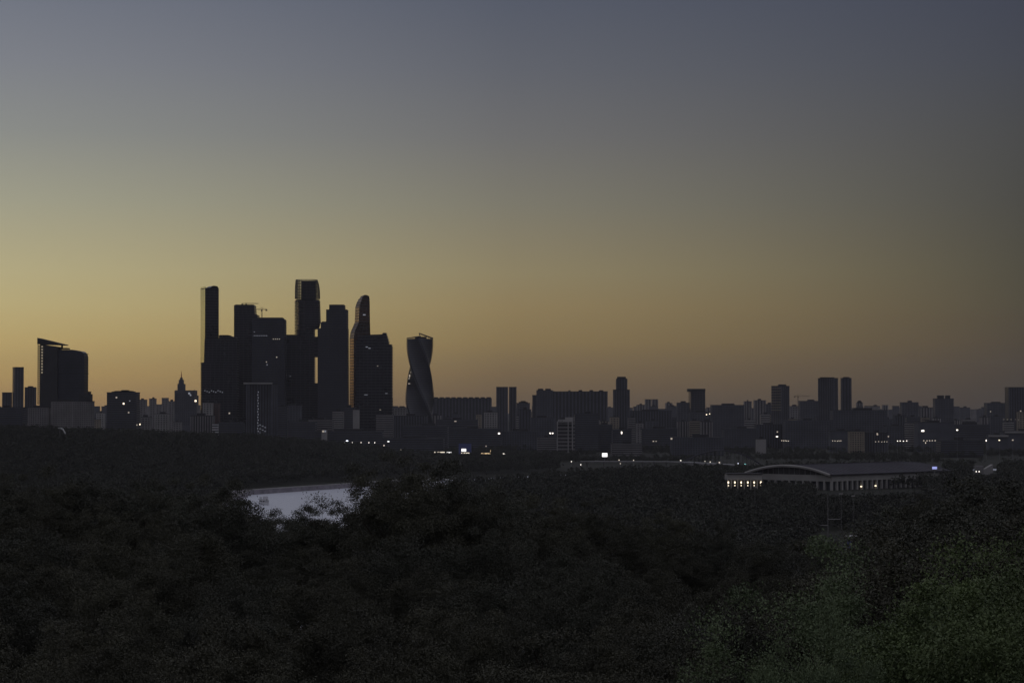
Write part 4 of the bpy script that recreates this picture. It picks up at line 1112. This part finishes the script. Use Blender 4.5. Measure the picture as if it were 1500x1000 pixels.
def board(x0, x1, y0, y1, D, m, label, name='billboard', cat='billboard'):
    X0, X1 = xat(x0, D), xat(x1, D); z0, z1 = zat(y1, D), zat(y0, D); g = gz1(X0, D); t = tag(empty(name, ((X0 + X1) / 2, D, g)), label, cat)
    part(MB().box(X0, X1, D, D + .8, z0, z1), 'lit_face', M[m], t)
    part(MB().box(X0 - .4, X1 + .4, D + .3, D + 1.4, z0 - .4, z1 + .4), 'frame', M['darksteel'], t)
    part(MB().bar(((X0 + X1) / 2, D + .9, g), ((X0 + X1) / 2, D + .9, z0), .4, 8), 'post', M['steel'], t)


board(881.9, 889.6, 663.3, 668.8, 3050, 'e_board', 'large bright white lit board above the viaduct, centre of the view')
board(676, 682.8, 657, 661, 3300, 'e_board', 'small bright white lit board above the left lit canopy')
board(1365, 1372, 683.2, 686.8, 2140, 'e_blue', 'blue white glowing screen right of the sports hall', 'screen', 'screen')


def canopy(x0, x1, y, D, m, label, hh_=3.2):
    X0, X1 = xat(x0, D), xat(x1, D); z = zat(y, D); g = gz1(X0, D); t = tag(empty('canopy', (X0, D, g)), label, 'canopy')
    part(MB().box(X0, X1, D, D + 14, z + .6, z + 1.6), 'roof', M['roof'], t)
    part(MB().box(X0 + .2, X1 - .2, D - .2, D - .05, z - .75, z + .6), 'lit_edge', M[m], t)
    c = MB(); k = max(int((X1 - X0) / 7), 1)
    for i in range(k + 1): X = X0 + .5 + (X1 - X0 - 1) * i / k; c.bar((X, D + 2, g), (X, D + 2, z + .6), .22, 6); c.bar((X, D + 12, g), (X, D + 12, z + .6), .22, 6)
    part(c, 'columns', M['steel'], t)
    part(MB().box(X0 + 1, X1 - 1, D + 9, D + 13, g, z), 'kiosk', M['blue'], t)


canopy(636, 652, 662.0, 3340, 'e_strip', 'long cream lit canopy edge, leftmost of the lit canopies')
canopy(653.5, 661.5, 662.3, 3335, 'e_board', 'short whiter lit canopy right beside the long cream one')
canopy(675.4, 688, 663.2, 3290, 'e_strip', 'cream lit canopy directly under the small white board')
canopy(704.6, 719, 663.8, 3300, 'e_gold', 'orange lit canopy right of the small white board')
lamp(718.4, 660.2, 'short orange lit mast at the right end of the orange canopy', 'e_gold', 1.0, 5.0, 3300)

bb = tag(empty('blue_hall', (xat(672, 3420), 3420, 3)), 'low bluish hall behind the small white lit board', 'hall')
part(MB().box(xat(672, 3420), xat(690, 3420), 3420, 3450, 2, zat(649, 3420)), 'wall', M['blue'], bb); part(MB().box(xat(671.5, 3420), xat(690.5, 3420), 3419, 3451, zat(649, 3420) + .01, zat(649, 3420) + 1), 'roof', M['roof'], bb)

# viaduct
vd = tag(empty('viaduct', (xat(860, 2800), 2800, 3)), 'thin pale railed viaduct crossing the middle of the view', 'viaduct')
VP = [(850, 675.3), (870, 675.2), (900, 675.2), (950, 675.3), (985, 675.6), (1010, 676.4), (1040, 678), (1070, 679.8), (1094, 681.4), (1140, 684)]
dk = MB(); rl = MB(); pl = MB()
for (xa, ya), (xb, yb) in zip(VP[:-1], VP[1:]):
    Da, Db = 2800 - max(xa - 950, 0) * .5, 2800 - max(xb - 950, 0) * .5
    A, B = (xat(xa, Da), Da, zat(ya, Da)), (xat(xb, Db), Db, zat(yb, Db))
    dk.add([(A[0], A[1], A[2] - 1.6), (B[0], B[1], B[2] - 1.6), (B[0], B[1] + 14, B[2] - 1.6), (A[0], A[1] + 14, A[2] - 1.6), (A[0], A[1], A[2] - .4), (B[0], B[1], B[2] - .4), (B[0], B[1] + 14, B[2] - .4), (A[0], A[1] + 14, A[2] - .4)],
           [(3, 2, 1, 0), (4, 5, 6, 7), (0, 1, 5, 4), (2, 3, 7, 6), (1, 2, 6, 5), (3, 0, 4, 7)])
    rl.bar((A[0], A[1] - .4, A[2]), (B[0], B[1] - .4, B[2]), .42, 4)
    k = max(int((B[0] - A[0]) / 14), 1)
    for i in range(k): uu = (i + .5) / k; pl.bar((A[0] + (B[0] - A[0]) * uu, A[1] + 7 + (B[1] - A[1]) * uu, 1), (A[0] + (B[0] - A[0]) * uu, A[1] + 7 + (B[1] - A[1]) * uu, A[2] - 1.2), .8, 8)
part(dk, 'deck', M['concrete'], vd); part(rl, 'railing', M['white'], vd); part(pl, 'piers', M['concrete'], vd)

# arched bridge
ab = tag(empty('arched_bridge', (xat(1060, 3000), 3000, 3)), 'faint steel arch of a bridge rising left of the sports hall roof', 'bridge')
rib = MB(); hg = MB(); Db = 3000
arc = lambda x: zat(681 - 21.5 * (1 - ((x - 1056) / 60.0) ** 2), Db)
for dy in (0, 16):
    for i in range(20):
        a, b = 998 + i * 5.85, 998 + (i + 1) * 5.85; rib.bar((xat(a, Db), Db + dy, arc(a)), (xat(b, Db), Db + dy, arc(b)), .75, 6)
        if i > 1: hg.bar((xat(a, Db), Db + dy, arc(a)), (xat(a, Db), Db + dy, zat(680, Db)), .2, 4)
part(rib, 'arch', M['zinc'], ab); part(hg, 'hangers', M['steel'], ab)
part(MB().box(xat(992, Db), xat(1120, Db), Db, Db + 16, zat(682, Db), zat(680.4, Db)), 'deck', M['concrete'], ab)

# masts
def mast(x, y0, y1, D, label, arms=(), r=.32, group=None):
    X = xat(x, D); g = gz1(X, D); t = tag(empty('mast', (X, D, g)), label, 'mast', group)
    part(MB().bar((X, D, g), (X, D, zat(y0, D)), r, 8, r * .6), 'pole', M['concrete'], t)
    for (xa, xb, y) in arms: part(MB().bar((xat(xa, D), D - .3, zat(y, D)), (xat(xb, D), D - .3, zat(y, D)), .25, 6), 'arm', M['pale'], t)
    if not arms: part(MB().box(X - 1.2, X + 1.2, D - .4, D + .4, zat(y0, D), zat(y0, D) + .8), 'lamp_head', M['pale'], t)


mast(1212, 724, 785, 1290, 'tall pale mast with side arms standing above the trees before the sports hall', [(1212, 1230, 760), (1199, 1212, 769)], .28)
mast(1105.5, 714, 755, 1500, 'thin pale mast rising from the trees below the entrance wing', (), .2)
mast(1231.5, 724, 785, 1300, 'thin mast right of the tall pale one', (), .16)
mast(1249, 727, 785, 1310, 'thinnest mast, rightmost of those before the sports hall', (), .14)
kk = tag(empty('park_kiosk', (xat(1247, 1180), 1180, 3)), 'small bluish kiosk with a broad flat roof in a gap between the trees', 'kiosk')
part(MB().box(xat(1242, 1180), xat(1252, 1180), 1180, 1184, 1.5, zat(786, 1180)), 'wall', M['blue'], kk); part(MB().box(xat(1238, 1180), xat(1254, 1180), 1178, 1186, zat(786, 1180) + .01, zat(784.5, 1180)), 'roof', M['white'], kk)
pc = tag(empty('pavilion', (xat(1430, 2450), 2450, 3)), 'small pale building with a slanting roof above the close pair of lamps', 'pavilion')
part(MB().box(xat(1430, 2450), xat(1440, 2450), 2450, 2462, 2, zat(682, 2450)), 'wall', M['concrete'], pc)
part(MB().prism([(xat(1440.05, 2450), 2450), (xat(1454, 2450), 2450), (xat(1454, 2450), 2462), (xat(1440.05, 2450), 2462)], 2, [zat(688, 2450), zat(680, 2450), zat(680, 2450), zat(688, 2450)]), 'slanting_wing', M['pale'], pc)
gc = tag(empty('garden_canopy', (xat(1000, 2450), 2450, 3)), 'long thin pale shelter roof in the park woods below the viaduct', 'shelter')
_f = MB(); _f.add([(xat(995, 2450), 2450, zat(691.3, 2450)), (xat(1028, 2450), 2450, zat(689.6, 2450)), (xat(1028, 2450), 2458, zat(689.6, 2450)), (xat(995, 2450), 2458, zat(691.3, 2450)),
                   (xat(995, 2450), 2450, zat(690.7, 2450)), (xat(1028, 2450), 2450, zat(689, 2450)), (xat(1028, 2450), 2458, zat(689, 2450)), (xat(995, 2450), 2458, zat(690.7, 2450))], [(3, 2, 1, 0), (4, 5, 6, 7), (0, 1, 5, 4), (2, 3, 7, 6), (1, 2, 6, 5), (3, 0, 4, 7)])
part(_f, 'roof', M['pale'], gc); _f = MB()
for x in (996, 1006, 1016, 1027): _f.bar((xat(x, 2450), 2454, 1), (xat(x, 2450), 2454, zat(691, 2450)), .25, 6)
part(_f, 'posts', M['pale'], gc)
rp = tag(empty('riverside_pavilion', (xat(630, 2330), 2330, 3)), 'low bluish curved roof by the river, right of the tallest near tree', 'pavilion')
rg = []
for i in range(9):
    x = 618 + i * 5; yy = 705.5 - 6.5 * math.sin(math.pi * (i + .6) / 9.2) * (.6 + .05 * i); rg.append([(xat(x, 2330), 2330, zat(yy, 2330)), (xat(x, 2330), 2350, zat(yy, 2330) + 1), (xat(x, 2330), 2350, zat(yy, 2330) - .2), (xat(x, 2330), 2330, zat(yy, 2330) - 1.0)])
part(MB().loft(rg), 'roof', M['white'], rp); _f = MB()
for i in range(9): _f.bar((xat(619 + i * 4.8, 2330), 2340, -1), (xat(619 + i * 4.8, 2330), 2340, zat(706, 2330)), .3, 6)
part(_f, 'posts', M['steel'], rp)
aw = tag(empty('awning', (xat(88, 2700), 2700, gz1(xat(88, 2700), 2700))), 'small white curved awning glinting in the hill woods below the residential block', 'awning')
_f = MB()
_pp = [(85, 626.3), (89, 626), (92, 627.5), (94, 631), (95.5, 633.5)]
for (a, b), (c, d) in zip(_pp[:-1], _pp[1:]): _f.add([(xat(a, 2700), 2700, zat(b, 2700)), (xat(c, 2700), 2700, zat(d, 2700)), (xat(c, 2700), 2704, zat(d, 2700)), (xat(a, 2700), 2704, zat(b, 2700)), (xat(a, 2700), 2700, zat(b, 2700) - 1 - (c > 90)), (xat(c, 2700), 2700, zat(d, 2700) - 1 - (c > 90)), (xat(c, 2700), 2704, zat(d, 2700) - 1 - (c > 90)), (xat(a, 2700), 2704, zat(b, 2700) - 1 - (c > 90))], [(0, 1, 2, 3), (7, 6, 5, 4), (0, 4, 5, 1), (3, 2, 6, 7), (1, 5, 6, 2), (0, 3, 7, 4)])
part(_f, 'roof', M['white'], aw); part(MB().bar((xat(88, 2702), 2702, aw.location.z), (xat(88, 2702), 2702, zat(626.5, 2702)), .3, 6), 'post', M['steel'], aw)

# river boat
BD = 1790.0; bx_ = xat(385, BD)
bo = tag(empty('river_boat', (bx_, BD, 0)), 'white two deck tour boat on the river at its left end', 'boat')
h_ = []
for (yy, hw, zb) in ((-16, .3, 1.2), (-12, 2.2, .5), (-6, 3.4, .1), (6, 3.6, 0), (14, 3.2, .2)):
    h_.append([(bx_ - hw, BD + 14 + yy, 1.7), (bx_ - hw * .7, BD + 14 + yy, -.4), (bx_ + hw * .7, BD + 14 + yy, -.4), (bx_ + hw, BD + 14 + yy, 1.7)])
R_ = math.radians(15); cs_, sn_ = math.cos(R_), math.sin(R_)


def rotp(p): dx, dy = p[0] - bx_, p[1] - BD - 14; return (bx_ + dx * cs_ - dy * sn_, BD + 14 + dx * sn_ + dy * cs_, p[2])


def rb_(mb): mb.v = [rotp(p) for p in mb.v]; return mb


part(rb_(MB().loft(h_)), 'hull', M['hull'], bo)
part(rb_(MB().box(bx_ - 2.8, bx_ + 2.8, BD + 6, BD + 26, 1.71, 4.0)), 'lower_cabin', M['hull'], bo)
_f = MB()
for i in range(8): _f.box(bx_ - 2.9, bx_ + 2.9, BD + 7 + i * 2.3, BD + 8.6 + i * 2.3, 2.5, 3.5)
part(rb_(_f), 'windows', M['window'], bo)
part(rb_(MB().box(bx_ - 3.1, bx_ + 3.1, BD + 5, BD + 27, 4.01, 4.25)), 'upper_deck', M['white'], bo)
part(rb_(MB().box(bx_ - 1.8, bx_ + 1.8, BD + 6.5, BD + 10, 4.26, 7.4)), 'wheelhouse', M['hull'], bo)
part(rb_(MB().box(bx_ - 2.9, bx_ + 2.9, BD + 11, BD + 24, 6.4, 6.6)), 'sun_roof', M['white'], bo)
_f = MB()
for i in range(5):
    for s in (-2.7, 2.7): _f.bar((bx_ + s, BD + 11.5 + i * 3, 4.25), (bx_ + s, BD + 11.5 + i * 3, 6.4), .1, 5)
part(rb_(_f), 'posts', M['steel'], bo)

# ------------------------------------------------------------------ evening haze
hz = MB().box(-5700, 5700, -420, 14100, -5, 420).build('haze', bpy.data.materials.new('haze_air'))
hm = hz.data.materials[0]; hm.use_nodes = True; ht = hm.node_tree; ht.nodes.remove(ht.nodes['Principled BSDF'])
pv = ht.nodes.new('ShaderNodeVolumePrincipled'); pv.inputs['Color'].default_value = (.83, .82, .87, 1); pv.inputs['Density'].default_value = 1.6e-5; pv.inputs['Anisotropy'].default_value = 0.0
ht.links.new(pv.outputs[0], ht.nodes['Material Output'].inputs['Volume'])
tag(hz, 'thin evening haze over the whole city', None, None, 'stuff')
